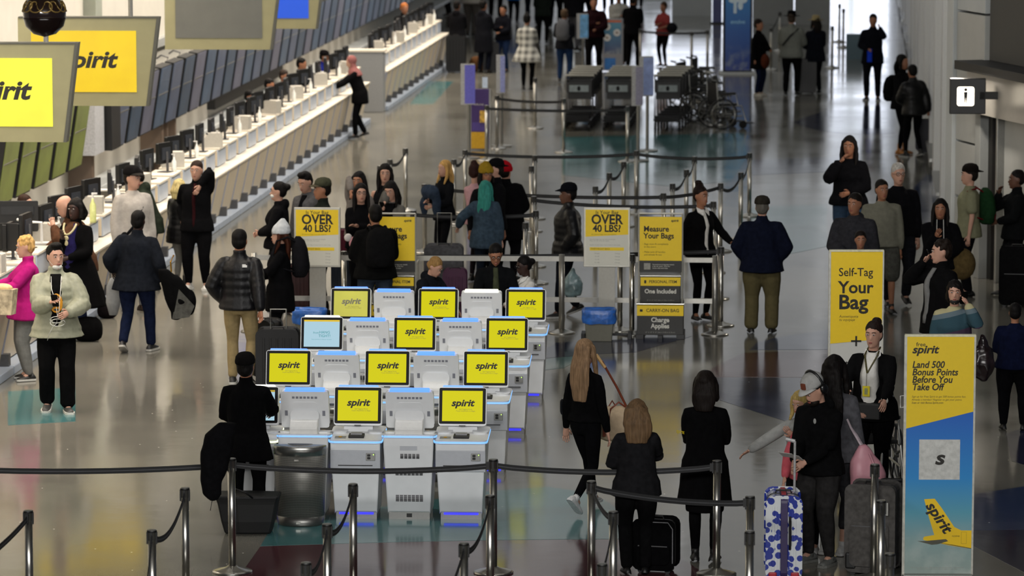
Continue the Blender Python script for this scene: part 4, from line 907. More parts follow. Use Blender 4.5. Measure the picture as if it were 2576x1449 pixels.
HANDS = dict(down=(.25, -.03, .80), pocket=(.20, -.08, .93), phone=(.05, -.34, 1.16), ear=(.15, -.13, 1.50), chest=(.04, -.24, 1.28), belly=(.06, -.26, 1.05), fold=(-.06, -.20, 1.18), back=(.24, .14, .85), pull=(.28, .22, .80), hip=(.22, .02, .95),
             fwd=(.16, -.42, 1.10), reach=(.20, -.55, 1.12), bag=(.24, -.02, .82), swingf=(.24, -.22, .86), neck=(.03, -.13, 1.42), push=(.22, -.42, 1.03), point=(.55, -.30, .95), mouth=(.08, -.22, 1.43), read=(.12, -.30, 1.08))
PN = [0]
def person(label, px, head, feet=None, h=None, face=0, sex='m', skn='fair', hair=('short', '17110d'), top=('jacket', '0c0c0e'), low=('trousers', '0b0b0d'), shoe=('0a0a0a', None), L='down', Rr='down',
           lean=0, hy=0, hp=0, step=0., build=1., hat=None, extra=(), grp=None, vox=None, side=0, bend=0, off=(0, 0)):
    PN[0] += 1; seed = PN[0] * 3.7; wd = build
    if feet is not None: g = P(px, feet); h = h or Zat(px, head, g)
    else:
        g = P(px, head, h); g.z = 0
    g.x += off[0]; g.y += off[1]
    dist = g.length; vox = vox or (.0125 if dist < 46 else (.017 if dist < 62 else .024)); fine = dist < 62
    s = h / 1.745; T = thing('person', label, 'person', (g.x, g.y, 0), R(face), grp)
    fem = sex == 'f'; q = lambda v: V(v) * s
    X, Y, Z = V((1, 0, 0)), V((0, 1, 0)), V((0, 0, 1))
    piv = V((0, 0, .95)); UM = Matrix.Translation(piv) @ Matrix.Rotation(R(side), 4, 'Y') @ Matrix.Rotation(R(lean), 4, 'X') @ Matrix.Translation(-piv)
    U3 = UM.to_3x3(); ux, uy = U3 @ X, U3 @ Y
    hpv = V((0, .0, 1.50)); HM = UM @ Matrix.Translation(hpv) @ Matrix.Rotation(R(hy), 4, 'Z') @ Matrix.Rotation(R(hp), 4, 'X') @ Matrix.Scale(1.05, 4) @ Matrix.Translation(-hpv - V((0, 0, .020)))
    H3 = HM.to_3x3(); hx, hyv = H3 @ X, H3 @ Y
    # torso table: z, y offset, rx, ry
    if fem: TT = [(.82, .0, .10, .085), (.90, .005, .165, .12), (.97, .01, .162, .12), (1.07, 0, .125, .095), (1.15, -.005, .128, .10), (1.24, -.018, .148, .125), (1.32, -.005, .140, .105), (1.375, .008, .128, .085), (1.415, .012, .092, .068), (1.445, .012, .066, .056), (1.475, .012, .052, .05)]
    else: TT = [(.82, .0, .11, .09), (.90, 0, .160, .115), (.97, 0, .157, .115), (1.07, 0, .148, .105), (1.16, 0, .158, .112), (1.26, -.005, .166, .120), (1.33, .0, .162, .112), (1.385, .01, .146, .092), (1.425, .012, .108, .074), (1.46, .012, .076, .062), (1.49, .012, .058, .056)]
    wc = 1 + (wd - 1) * .45; sw_ = (.148 if fem else .170) * wc; shz = 1.365 if fem else 1.375
    sh = {1: UM @ V((sw_, .01, shz)), -1: UM @ V((-sw_, .01, shz))}
    arms = {}
    for sd, spec in ((1, L), (-1, Rr)):
        if isinstance(spec, str): tv = V(HANDS[spec]); tv.x *= sd; pk = {'fold': V((sd * 1., .25, -.5)), 'belly': V((sd * 1., .5, -.4)), 'fwd': V((sd * .8, .6, -.5)), 'read': V((sd * .9, .5, -.5)), 'phone': V((sd * .8, .5, -.5)), 'pocket': V((sd * 1., .6, 0)), 'ear': V((sd * .5, -.4, -1)), 'neck': V((sd * 1, 0, -.3)), 'mouth': V((sd * .7, -.1, -1))}.get(spec, V((sd * .45, .9, -.2)))
        else: tv = V(spec[:3]); pk = V(spec[3:]) if len(spec) > 3 else V((sd * .45, .9, -.2))
        if not (isinstance(spec, str) and spec in ('down', 'pocket', 'bag', 'hip', 'back', 'pull')) : tv = UM @ tv if lean < 20 else tv
        el, wr = ik(sh[sd], tv, .285, .255, pk); arms[sd] = (sh[sd], el, wr)
    legs = {}
    for sd in (1, -1):
        hip = V((sd * .088 * wd, .0, .90)); st = step * sd
        ank = V((sd * (.10 if not fem else .075) * wd, -.26 * st, .085 + (.10 * abs(st) if st < 0 else 0)))
        kn, ank = ik(hip, ank, .425, .405, V((sd * .08, -1, 0))); legs[sd] = (hip, kn, ank, .45 * (abs(st) if st < 0 else 0))
    # ---- skin body, one continuous surface
    b = MB(); bt = low[0] in ('skirt', 'shorts', 'capri')
    b.rings([ring(q(UM @ V((0, y, z))), ux, uy, rx * .9 * s * (wc if z < 1.4 else 1), ry * .88 * s * (wc if z < 1.4 else 1)) for z, y, rx, ry in TT])
    b.rings([ring(q(UM @ V((0, .012, 1.42))), ux, uy, .055 * s, .055 * s), ring(q(UM @ V((0, .012, 1.49))), ux, uy, .052 * s, .054 * s), ring(q(HM @ V((0, .01, 1.56))), hx, hyv, .053 * s, .057 * s), ring(q(HM @ V((0, .01, 1.62))), hx, hyv, .05 * s, .055 * s)])
    HT = [(1.522, -.045, .022, .022), (1.535, -.035, .042, .045), (1.56, -.018, .056, .070), (1.595, -.006, .066, .086), (1.64, .0, .073, .094), (1.68, .004, .075, .096), (1.715, .010, .066, .086), (1.74, .012, .043, .058), (1.752, .012, .015, .022)]
    hs = .97 if fem else 1.0
    b.rings([ring(q(HM @ V((0, y, z))), hx, hyv, rx * s * hs * 1.02, ry * s * hs) for z, y, rx, ry in HT])
    HMs = Matrix.Scale(s, 4) @ HM
    b.rings([[HMs @ V(p) for p in r] for r in ([(-.008, -.088, 1.655), (.008, -.088, 1.655), (0, -.07, 1.66)], [(-.012, -.095, 1.63), (.012, -.095, 1.63), (0, -.105, 1.63)], [(-.018, -.09, 1.605), (.018, -.09, 1.605), (0, -.122, 1.607)], [(-.010, -.085, 1.595), (.010, -.085, 1.595), (0, -.105, 1.595)])])
    for sd in (1, -1): b.ell((0, 0, 0), (.010, .020, .030), 8, 6, HMs @ Matrix.Translation((sd * .077, .010, 1.635)))
    b.ell((0, -.086, 1.576), (.026, .014, .016), 8, 6, HMs); b.ell((0, -.074, 1.535), (.022, .018, .016), 8, 6, HMs); b.ell((0, -.082, 1.672), (.05, .012, .010), 10, 6, HMs)
    fingers = MB()
    for sd in (1, -1):
        S_, E_, W_ = arms[sd]; limb(b, [q(S_), q(E_), q(W_)], [.046 * s, .037 * s, .026 * s])
        d = (W_ - E_).normalized(); curl = d if isinstance((L if sd > 0 else Rr), str) and (L if sd > 0 else Rr) in ('down', 'bag', 'back') else d
        tw = V((-sd * .55, -.55, .35)); ax = -(tw - d * tw.dot(d)).normalized(); pn = ax.cross(d).normalized(); pn = -pn if pn.dot(V((-sd * .6, .2, -.6))) < 0 else pn  # ax away from the thumb, pn out of the palm
        b.rings([ring(q(W_ + d * t_), ax, pn, a_ * s, c_ * s, 10) for t_, a_, c_ in ((-.01, .026, .022), (.03, .036, .018), (.065, .042, .016), (.095, .038, .013))])
        if fine:
            for k in range(4):
                f0 = W_ + d * .085 + ax * ((k - 1.5) * .019); ln = (.060, .072, .068, .052)[k]; cu = pn * .35
                p1 = f0 + (d + cu * .3).normalized() * ln * .45; p2 = p1 + (d + cu * 1.4).normalized() * ln * .32; p3 = p2 + (d * .6 + cu * 2.4).normalized() * ln * .25
                fingers.tube([q(f0), q(p1), q(p2), q(p3)], [.0085 * s, .0082 * s, .0075 * s, .006 * s], 6)
            t0 = W_ + d * .025 - ax * .028 * (1); t1 = t0 + (d - ax * .9).normalized() * .035; t2 = t1 + (d - ax * .2).normalized() * .028
            fingers.tube([q(t0), q(t1), q(t2)], [.012 * s, .0095 * s, .008 * s], 6)
        hip, kn, ank, tl = legs[sd]; th = .078 if not bt else .082
        limb(b, [q(hip), q(hip.lerp(kn, .5)), q(kn), q(kn.lerp(ank, .3)), q(ank)], [th * s * wd, .066 * s * wd, .045 * s, .05 * s, .032 * s])
        foot_d = V((sd * .12, -1, -.55 - tl * 2)).normalized(); limb(b, [q(ank), q(ank + foot_d * .07)], [.033 * s, .03 * s])
    me = remesh(b, vox, 'body', 1)
    if fine and fingers.v:
        import bmesh
        bm = bmesh.new(); bm.from_mesh(me); fm = fingers.mesh('f'); bm.from_mesh(fm); bm.to_mesh(me); bm.free(); bpy.data.meshes.remove(fm)
    part('body', me, skin(skn), T, True)
    # ---- face details
    if fine:
        e = MB(); wv = MB()
        for sd in (1, -1):
            wv.ell((0, 0, 0), (.013, .006, .0065), 10, 6, HMs @ Matrix.Translation((sd * .030, -.0895, 1.650))); e.ell((0, 0, 0), (.0062, .004, .006), 8, 6, HMs @ Matrix.Translation((sd * .030, -.0945, 1.649)))
        ey = part('eyes', wv, mat('b5aca4', .3), T, True); part('iris', e, mat('1a0f0a', .2), ey, True)
        part('eyebrows', MB().tube([HMs @ V((x, y, z)) for x, y, z in ((.012, -.0955, 1.668), (.030, -.0955, 1.674), (.048, -.083, 1.669))], .0035 * s, 5).tube([HMs @ V((-x, y, z)) for x, y, z in ((.012, -.0955, 1.668), (.030, -.0955, 1.674), (.048, -.083, 1.669))], .0035 * s, 5), hairm(hair[1]), T)
        part('lips', MB().ell((0, -.0985, 1.5775), (.021, .005, .0042), 10, 5, HMs).ell((0, -.0975, 1.570), (.017, .006, .0045), 10, 5, HMs), mat('8a4a42' if skn not in ('dark', 'brown') else '4a2420', .4), T, True)
    # ---- top garment
    kind, tc = top[0], top[1]; o_ = top[2] if len(top) > 2 else {}
    tk = {'tshirt': .010, 'shirt': .012, 'sweater': .020, 'hoodie': .026, 'jacket': .026, 'blazer': .020, 'coat': .028, 'puffer': .046, 'vest': .028}[kind]
    tk = o_.get('t', tk); hem = o_.get('hem', {'tshirt': .86, 'shirt': .88, 'sweater': .86, 'hoodie': .84, 'jacket': .80, 'blazer': .84, 'coat': .50, 'puffer': .80, 'vest': .86}[kind]); flare = o_.get('flare', .02)
    g_ = MB(); rs = []; zz = hem; rdg = .09 if kind == 'puffer' else 0.
    def tor(z):
        if z < .97:
            f = (.97 - z) / max(.05, .97 - hem); a = TT[2]; return 0., a[2] + flare * f + .008, a[3] + flare * f * .9 + .01
        for i in range(len(TT) - 1):
            if TT[i][0] <= z <= TT[i + 1][0]:
                t_ = (z - TT[i][0]) / (TT[i + 1][0] - TT[i][0]); return tuple(TT[i][j] + (TT[i + 1][j] - TT[i][j]) * t_ for j in (1, 2, 3))
        return TT[-1][1:]
    belly = o_.get('belly', 0)
    while zz < (1.46 if fem else 1.475):
        y_, rx, ry = tor(zz); 
        if kind in ('puffer', 'jacket', 'coat', 'hoodie', 'blazer', 'sweater') and .97 < zz < 1.2: rx = max(rx, .148 * (.95 if fem else 1)); ry = max(ry, .108)
        f = 1 + rdg * (abs(sin(zz * pi / .085)) - .5); e_ = belly * max(0, 1 - abs(zz - 1.06) / .22)
        M_ = UM if zz > .95 else Matrix.Identity(4); c_ = M_ @ V((0, y_ - e_ * .5, zz)); ax_, ay_ = (ux, uy) if zz > .95 else (X, Y)
        k_ = tk * (1 if zz < 1.36 else max(.3, 1 - (zz - 1.36) / .10))
        wz = wd + (wc - wd) * min(1, max(0, (zz - 1.05) / .2)); wz = wz if zz < 1.42 else 1; rs.append(ring(q(c_), ax_, ay_, (rx * wz + k_) * f * s, (ry * wz + k_ + e_ * .5) * f * s)); zz += .03
    top_z = 1.47 if fem else 1.485
    rs.append(ring(q(UM @ V((0, .012, top_z))), ux, uy, (.058 + tk * .35) * s, (.058 + tk * .35) * s))
    if o_.get('collar', kind in ('jacket', 'puffer', 'coat')): rs.append(ring(q(UM @ V((0, .014, top_z + .045))), ux, uy, (.062 + tk * .3) * s, (.062 + tk * .3) * s))
    g_.rings(rs)
    if kind != 'vest':
        for sd in (1, -1):
            S_, E_, W_ = arms[sd]; shoulder_in = UM @ V((sd * sw_ * .55, .01, shz + .016))
            if kind == 'tshirt': limb(g_, [q(shoulder_in), q(S_), q(S_.lerp(E_, .75))], [(.052) * s, (.050 + tk * .8) * s, (.050 + tk) * s])
            else:
                ww = W_.lerp(E_, .04); limb(g_, [q(shoulder_in), q(S_), q(S_.lerp(E_, .5)), q(E_), q(E_.lerp(ww, .5)), q(ww)], [(.048 + tk * .4) * s, (.046 + tk * .75) * s * wc, (.046 + tk * .95) * s, (.041 + tk) * s, (.036 + tk) * s, (.028 + tk * .65) * s], ridge=rdg * 1.2)
    if o_.get('hood', kind == 'hoodie'):
        g_.ell((0, 0, 0), (.105, .060, .075), 12, 8, Matrix.Scale(s, 4) @ UM @ Matrix.Translation((0, .095, 1.455))); g_.ell((0, 0, 0), (.09, .085, .03), 12, 6, Matrix.Scale(s, 4) @ UM @ Matrix.Translation((0, .02, 1.475)))
    nm = {'tshirt': 't_shirt', 'puffer': 'puffer_jacket'}.get(kind, kind)
    tm = o_.get('m') or (mat(tc, .42, 0, .25 if max(lin(tc)[:3]) < .08 else .08, 30, .3, spec=.25) if kind == 'puffer' else cloth(tc))
    part(nm, remesh(g_, vox * 1.1, nm, 2, .007 * s if kind != 'puffer' else .004 * s, 7., seed), tm, T, True)
    if 'inner' in o_:       # shirt front showing between the open edges
        w_ = o_.get('iw', .07); r_ = []
        z0_ = o_.get('iz', max(hem, .86)); n_ = 9
        for i in range(n_ + 1):
            z = z0_ + (1.455 - z0_) * i / n_; y_, rx, ry = tor(z) if z > .97 else (0, TT[2][2] + .008, TT[2][3] + .012)
            if .97 < z < 1.2: ry = max(ry, .108)
            e_ = belly * max(0, 1 - abs(z - 1.06) / .22); kk = tk * (1 if z < 1.40 else .6); fy = y_ - (ry * wd + kk + .006) - e_
            ww = w_ * (1 if i < 5 else 1 - .35 * (i - 5) / 4); M_ = UM if z > .95 else Matrix.Identity(4)
            r_.append([q(M_ @ V(p)) for p in ((-ww, fy + .022 + ww * ww * 2, z), (-ww * .5, fy + .004, z), (0, fy - .002, z), (ww * .5, fy + .004, z), (ww, fy + .022 + ww * ww * 2, z), (0, fy + .05, z))])
        part('inner_shirt', MB().rings(r_), cloth(o_['inner']), T, True)
    if o_.get('print'):
        y_, rx, ry = tor(1.24); part('chest_print', MB().ell((0, 0, 0), (.055, .008, .075), 12, 8, Matrix.Scale(s, 4) @ UM @ Matrix.Translation((.0, -ry * wd - tk - .012, 1.20))), mat(o_['print'], .6), T, True)
    # ---- lower garment
    lk, lc = low[0], low[1]; lo = low[2] if len(low) > 2 else {}; lt = {'trousers': .016, 'jeans': .013, 'leggings': .005, 'joggers': .026, 'baggy': .034, 'shorts': .03, 'skirt': .02, 'capri': .008}[lk]
    g_ = MB(); g_.rings([ring(q(V((0, y, z))), X, Y, (rx * wd + .006 + lt * .4) * s, (ry * wd + .006 + lt * .4) * s) for z, y, rx, ry in ((.80, 0, .10, .07), (.84, 0, .150, .10), (.90, .0, .162, .115), (.97, 0, .157, .112), (1.02, 0, .145, .105))])
    if lk == 'skirt': g_.rings([ring(q(V((0, 0, z))), X, Y, r * wd * s, r * .8 * wd * s) for z, r in ((.97, .165), (.85, .18), (.7, .172), (.55, .160), (.47, .158))])
    for sd in (1, -1):
        hip, kn, ank, tl = legs[sd]
        if lk == 'shorts': pts, rd = [hip, hip.lerp(kn, .5), kn.lerp(ank, .03)], [.085 + lt * .4, .075 + lt, .066 + lt]
        elif lk == 'capri': pts, rd = [hip, hip.lerp(kn, .5), kn, kn.lerp(ank, .35), kn.lerp(ank, .6)], [.084 + lt, .072 + lt, .049 + lt, .053 + lt, .046 + lt]
        elif lk == 'skirt': pts, rd = [hip, kn, kn.lerp(ank, .3), ank], [.075, .052, .055, .036]
        else: pts, rd = [hip, hip.lerp(kn, .5), kn, kn.lerp(ank, .35), ank.lerp(kn, .02)], [.084 + lt * .5, .073 + lt * .8, .050 + lt, .051 + lt * (.9 if lk != 'joggers' else .8), (.036 + lt * (1.25 if lk in ('trousers', 'jeans', 'baggy') else .35))]
        limb(g_, [q(p) for p in pts], [r * s * (wd if i < 2 else 1 + (wd - 1) * .5) for i, r in enumerate(rd)])
    ln = {'baggy': 'trousers', 'capri': 'leggings'}.get(lk, lk)
    part(ln, remesh(g_, vox * 1.15, ln, 2, (.006 if lk not in ('leggings', 'capri', 'skirt') else .001) * s, 9., seed + 9), cloth(lc), T, True)
    # ---- shoes
    sc_, so_ = shoe[0], shoe[1]; boot = len(shoe) > 2
    for sd in (1, -1):
        hip, kn, ank, tl = legs[sd]; A_ = q(ank); M_ = Matrix.Translation(A_) @ Matrix.Rotation(R(sd * 9), 4, 'Z') @ Matrix.Rotation(tl * 1.5, 4, 'X') @ Matrix.Scale(s * (.93 if fem else 1), 4)
        z0 = -.085; up_ = [(.085, .020, .030, -.045, 0), (.070, .036, .050, -.05, 0), (.03, .040, .075, -.05, 0), (-.03, .043, .062, -.05, 0), (-.09, .047, .042, -.05, 0), (-.14, .044, .030, -.055, 0), (-.17, .028, .020, -.058, 0)]
        rr = [[M_ @ V((w_ * cos(a), y, z0 + .015 + (hh if sin(a) > 0 else .012) * abs(sin(a)) * 1.15 + .0)) for a in [2 * pi * k / 12 for k in range(12)]] for y, w_, hh, _, _ in up_]
        mb_ = MB().rings(rr); mb_.lathe([(.0, -.035), (.040, -.035), (.038, .02), (.036, .045 if not boot else .12), (0, .046 if not boot else .121)], n=12, M=M_)
        so = part('shoe', mb_, mat(sc_, .5, 0, .15), T, True)
        if so_: part('sole', MB().rings([[M_ @ V((w_ * 1.12 * cx_, y * 1.03, z0 + z_)) for cx_, z_ in ((-1, .001), (1, .001), (1.0, .026), (-1.0, .026))] for y, w_, *_ in up_]), mat(so_, .5), so)
    # ---- hair and hats
    hk, hc = hair[0], hair[1]
    Hs = Matrix.Scale(s, 4) @ HM
    if hk not in ('bald', 'hidden'):
        g_ = MB(); g_.ell((0, .020, 1.688), (.084, .100 if hk not in ('bun', 'topbun') else .098, .090), 16, 12, Hs); g_.ell((0, .040, 1.640), (.080, .078, .085), 16, 10, Hs)
        if hk == 'short': pass
        if hk == 'curly': 
            for i in range(16): a = i * 2.4; g_.ell((.06 * cos(a), .02 + .07 * sin(a), 1.70 + .045 * sin(i * 1.7)), (.03, .03, .03), 8, 6, Hs)
        if hk in ('long', 'wavy', 'bighair'):
            ln_ = hair[2] if len(hair) > 2 else .42; wv_ = .012 if hk == 'wavy' else .004; ex = .03 if hk == 'bighair' else 0; rs = []
            for i in range(11):
                t_ = i / 10; z = 1.70 - ln_ * t_; M_ = HM if z > 1.55 else UM
                yb = .055 + .055 * min(1, t_ * 2.2); w_ = .088 + ex + .026 * sin(min(1, t_ * 1.5) * pi * .6) - (.04 * max(0, t_ - .7) / .3)
                rs.append(ring(q(M_ @ V((.01 * sin(t_ * 6 + seed) * (1 if hk != 'long' else .3), yb, z))), ux, uy, w_ * s, (.050 + ex * .5 - .02 * t_) * s, 14))
            g_.rings(rs)
            for sd in (1, -1):
                fl_ = ln_ * .75; M2 = lambda p: (HM if p[2] > 1.54 else UM) @ V(p)
                limb(g_, [q(M2((sd * .070, -.005, 1.70))), q(M2((sd * .088, -.01, 1.62))), q(M2((sd * .098, -.02, 1.50))), q(M2((sd * .10, -.075 if fl_ > .25 else -.02, 1.70 - fl_)))], [.03 * s, (.030 + ex * .3) * s, (.030 + ex * .3) * s, .015 * s], 8)
        if hk == 'bun': g_.ell(tuple(hair[2]) if len(hair) > 2 else (0, .10, 1.73), (.052, .050, .048), 12, 8, Hs)
        if hk == 'topbun': 
            for i in range(9): a = i * 2.4; g_.ell((.028 * cos(a), .04 + .028 * sin(a), 1.79 + .02 * sin(i * 2)), (.03, .03, .03), 8, 6, Hs)
        if hk == 'bob':
            g_.rings([ring(q(HM @ V((0, .035, z))), hx, hyv, rx * s, ry * s) for z, rx, ry in ((1.70, .085, .09), (1.62, .10, .085), (1.56, .10, .075), (1.53, .08, .055))])
        if hk == 'quiff': g_.ell((0, -.03, 1.755), (.06, .06, .035), 12, 8, Hs)
        part('hair', remesh(g_, max(.009, vox * .75), 'hair', 2, (.011 if hk in ('curly', 'wavy', 'bighair', 'bob') else .005) * s, 34. if hk in ('curly', 'bob') else 20., seed), hairm(hc), T, True)
    if hat:
        kd, c1 = hat[0], hat[1]; c2 = hat[2] if len(hat) > 2 else c1
        if kd == 'cap':
            o2 = part('cap', MB().rings([ring(q(HM @ V((0, y, z))), hx, hyv, r * s, r * 1.12 * s, 20) for z, y, r in ((1.690, .012, .096), (1.71, .012, .098), (1.75, .014, .090), (1.78, .016, .066), (1.793, .016, .027))]), cloth(c1), T, True)
            back_ = 1 if len(hat) > 3 else -1
            r1 = []
            for i in range(9):
                a = -1.15 + 2.3 * i / 8; x_, y_ = sin(a), back_ * cos(a); r1.append([q(HM @ V((.088 * x_, .01 + .098 * y_, 1.712))), q(HM @ V((.092 * x_, .01 + (.10 + .075 * cos(a * 1.1)) * y_ / max(.4, cos(a)) * max(.4, cos(a)), 1.688))), q(HM @ V((.092 * x_, .01 + (.10 + .075 * cos(a * 1.1)) * y_, 1.682))), q(HM @ V((.088 * x_, .01 + .098 * y_, 1.704)))])
            part('peak', MB().rings(r1), cloth(c2), o2, True)
        elif kd == 'beanie':
            g_ = MB().rings([ring(q(HM @ V((0, y, z))), hx, hyv, r * s, r * 1.1 * s, 18) for z, y, r in ((1.655, .016, .098), (1.665, .016, .108), (1.705, .018, .109), (1.712, .018, .104), (1.75, .024, .094), (1.785, .032, .066), (1.815 + (.03 if len(hat) > 3 else 0), .04, .022))])
            part('beanie', remesh(g_, .009, 'beanie', 2, .003 * s, 40, seed), cloth(c1), T, True)
        elif kd == 'cowboy':
            g_ = MB().lathe([(.0, 1.68), (.175, 1.70), (.18, 1.705), (.095, 1.70), (.088, 1.74), (.078, 1.80), (.05, 1.81), (0, 1.80)], (0, .01, 0), 24, Hs); part('hat', g_, cloth(c1), T, True)
    if 'mask' in extra or 'chinmask' in extra:
        dz = -.035 if 'chinmask' in extra else 0; mb_ = MB().ell((0, -.060 + (.012 if dz else 0), 1.583 + dz), (.050, .046, .034), 14, 8, Hs); mb_.tube([Hs @ V((.05, -.06, 1.60 + dz)), Hs @ V((.077, .005, 1.62))], .002 * s, 4).tube([Hs @ V((-.05, -.06, 1.60 + dz)), Hs @ V((-.077, .005, 1.62))], .002 * s, 4)
        part('face_mask', mb_, mat('c9c9c4' if 'blackmask' not in extra else '0c0c0c', .7), T, True)
    if 'glasses' in extra:
        mb_ = MB()
        for sd in (1, -1):
            c_ = V((sd * .032, -.101, 1.648)); mb_.tube([Hs @ (c_ + V((.023 * cos(a), 0, .019 * sin(a)))) for a in [2 * pi * i / 14 for i in range(15)]], .0022 * s, 4); mb_.tube([Hs @ V((sd * .055, -.099, 1.652)), Hs @ V((sd * .079, .0, 1.645))], .002 * s, 4)
        mb_.tube([Hs @ V((-.009, -.101, 1.65)), Hs @ V((.009, -.101, 1.65))], .002 * s, 4); part('glasses', mb_, BLK, T)
    if 'beard' in extra: part('beard', remesh(MB().ell((0, -.050, 1.550), (.060, .050, .040), 12, 8, Hs).ell((0, -.096, 1.588), (.03, .010, .007), 10, 6, Hs), .009, 'beard', 1, .003, 40), hairm(hair[1]), T, True)
    if 'collar' in extra:
        mb_ = MB()
        for sd in (1, -1): mb_.add([q(UM @ V(p)) for p in ((sd * .012, -.085, 1.44), (sd * .075, .0, 1.485), (sd * .088, -.05, 1.43), (sd * .045, -.128, 1.385), (sd * .012, -.075, 1.43), (sd * .07, .01, 1.475), (sd * .083, -.045, 1.42), (sd * .045, -.115, 1.38))], [(0, 1, 2, 3), (7, 6, 5, 4), (0, 3, 7, 4), (3, 2, 6, 7), (2, 1, 5, 6), (1, 0, 4, 5)])
        part('shirt_collar', mb_, mat('d2d0cc', .7), T)
    if not 1.45 < h < 1.92: print('HEIGHT', label, round(h, 2))
    T['s_'] = s; INFO[T.name] = (T, s, UM, HM, arms, g)
    return T
INFO = {}
def held(T, name, label, cat, mb, m, at, smooth=False, rz=0.):
    """a separate thing placed in the person's frame (carried, so a thing of its own)"""
    t = thing(name, label, cat, T.matrix_basis @ V(at) if False else (Matrix.Translation(T.location) @ Matrix.Rotation(T.rotation_euler.z, 4, 'Z')) @ V(at), T.rotation_euler.z + rz)
    part({'backpack': 'pack_body', 'phone': 'phone_body'}.get(name, 'main_body'), mb, m, t, smooth); return t
def backpack(T, label, c, c2=None, size=1.):
    t = held(T, 'backpack', label, 'backpack', MB().rings([ring(V((0, y, z)), V((1, 0, 0)), V((0, 1, 0)), rx * size, ry * size, 16, .7) for z, y, rx, ry in ((-.25, .0, .10, .06), (-.22, .0, .145, .09), (-.08, .01, .155, .105), (.08, 0, .15, .095), (.18, -.01, .12, .07), (.23, -.02, .05, .03))]), cloth(c), (0, .235, 1.22), True)
    part('front_pocket', MB().ell((0, .085 * size, -.12 * size), (.11 * size, .035, .09 * size)), cloth(c2 or c), t, True)
    for x in (-.09, .09): part('strap', MB().tube([(x, -.04, .17), (x * 1.1, -.14, .235), (x * 1.15, -.27, .19), (x * 1.3, -.33, .02), (x * 1.5, -.25, -.12), (x * 1.4, -.06, -.18)], .012, 6, 1.8), cloth(c2 or c), t, True)
    return t
def phone(T, label, side=1):
    _, s, UM, HM, arms, g = INFO[T.name]; w = arms[side][2] * s; e = arms[side][1] * s; d = (w - e).normalized(); c = w + d * .10 * s
    t = held(T, 'phone', label, 'phone', MB().rbox(-.036, .036, -.005, .005, -.075, .075, .01), BLKG, c); part('camera_bump', MB().box(-.03, -.005, .005, .008, .04, .068), DGR, t); t.rotation_euler = (R(25), 0, T.rotation_euler.z + R(20 * side)); return t
# ------------------------------------------------------------------ the people, near to far
BK, BK2, NAVYC = '0a0a0b', '101012', '10131f'
def bands():
    m = bpy.data.materials.new('colour_block_knit'); m.use_nodes = True; nt = m.node_tree; b = nt.nodes['Principled BSDF']; b.inputs['Roughness'].default_value = .95; b.inputs['Specular IOR Level'].default_value = .06
    tc = nt.nodes.new('ShaderNodeTexCoord'); mp = nt.nodes.new('ShaderNodeVectorMath'); mp.operation = 'DOT_PRODUCT'; mp.inputs[1].default_value = (-.25, 0, 1); nt.links.new(tc.outputs['Object'], mp.inputs[0])
    r = nt.nodes.new('ShaderNodeValToRGB'); mr = nt.nodes.new('ShaderNodeMapRange'); mr.inputs[1].default_value = .9; mr.inputs[2].default_value = 1.5; nt.links.new(mp.outputs['Value'], mr.inputs[0]); nt.links.new(mr.outputs[0], r.inputs[0])
    r.color_ramp.interpolation = 'CONSTANT'; e = r.color_ramp.elements; e[0].color = lin('4a3c50'); e[1].position = .36; e[1].color = lin('2f4650')
    for p_, c_ in ((.62, '5a6870'), (.70, 'a09a78')): q_ = e.new(p_); q_.color = lin(c_)
    nt.links.new(r.outputs[0], b.inputs['Base Color']); return m
BANDS = bands()
# foreground
T = person('woman in black uniform seen from behind, yellow airline word on her sleeve', 1772, 936, 1414, face=176, sex='f', skn='tan', hair=('long', '120c09', .30), top=('blazer', '070708', dict(hem=.55, flare=.04)), low=('skirt', '070708'), shoe=('100f0f', None), L='fold', Rr='fold', build=1.12)
_, s, UM, HM, arms, g = INFO[T.name]; S_, E_, W_ = arms[1]
text('spirit', .05, mat('c9b400', .5), T, ((S_.lerp(E_, .7)) * s + V((.065, .03, 0))), (pi / 2, 0, pi - R(40)), shear=.25, bold=.02)
T = person('shorter woman with curly light brown hair in a black knit jacket, seen from behind', 1600, 1008, 1446, face=-172, sex='f', hair=('bighair', '5f4a34', .36), top=('jacket', '18181a', dict(hem=.80)), low=('trousers', BK), L='belly', Rr='fwd', build=1.22)
T = person('woman with very long light brown hair striding right in black leggings', 1472, 856, 1290, face=152, sex='f', hair=('long', '7a6148', .56), top=('sweater', '070708', dict(hem=.93, t=.012)), low=('leggings', '08080a'), shoe=('c9c9c9', 'd2d2d2'), L='down', Rr='down', step=1.15)
t = held(T, 'shoulder_bag', 'small black shoulder bag at the hip of the long-haired woman', 'bag', MB().rbox(-.085, .085, -.03, .03, -.07, .08, .03), cloth('16171a'), (.19, -.02, .98)); part('chain_strap', MB().tube([(-.06, 0, .08), (-.03, -.02, .16), (.03, -.02, .16), (.07, 0, .08)], .006), STEEL, t); t.rotation_euler.z = R(8)
g = P(1546, 1275)
t = thing('weekend_bag', 'cream canvas weekend bag with tan leather handles and strap', 'bag', (g.x, g.y, .76), R(20)); part('bag_body', MB().rings([ring(V((0, 0, z)), V((1, 0, 0)), V((0, 1, 0)), rx, ry, 18, .6) for z, rx, ry in ((-.12, .10, .07), (-.08, .20, .12), (.08, .20, .12), (.17, .17, .09), (.20, .15, .03))]), cloth('a8957c'), t, True)
LE = mat('6a2f1a', .5, 0, .1); part('leather_handle', MB().tube([(-.09, -.11, .08), (-.08, -.13, .2), (0, -.13, .26), (.08, -.13, .2), (.09, -.11, .08)], .009).tube([(-.09, .09, .1), (0, .09, .24), (.09, .09, .1)], .009), LE, t, True)
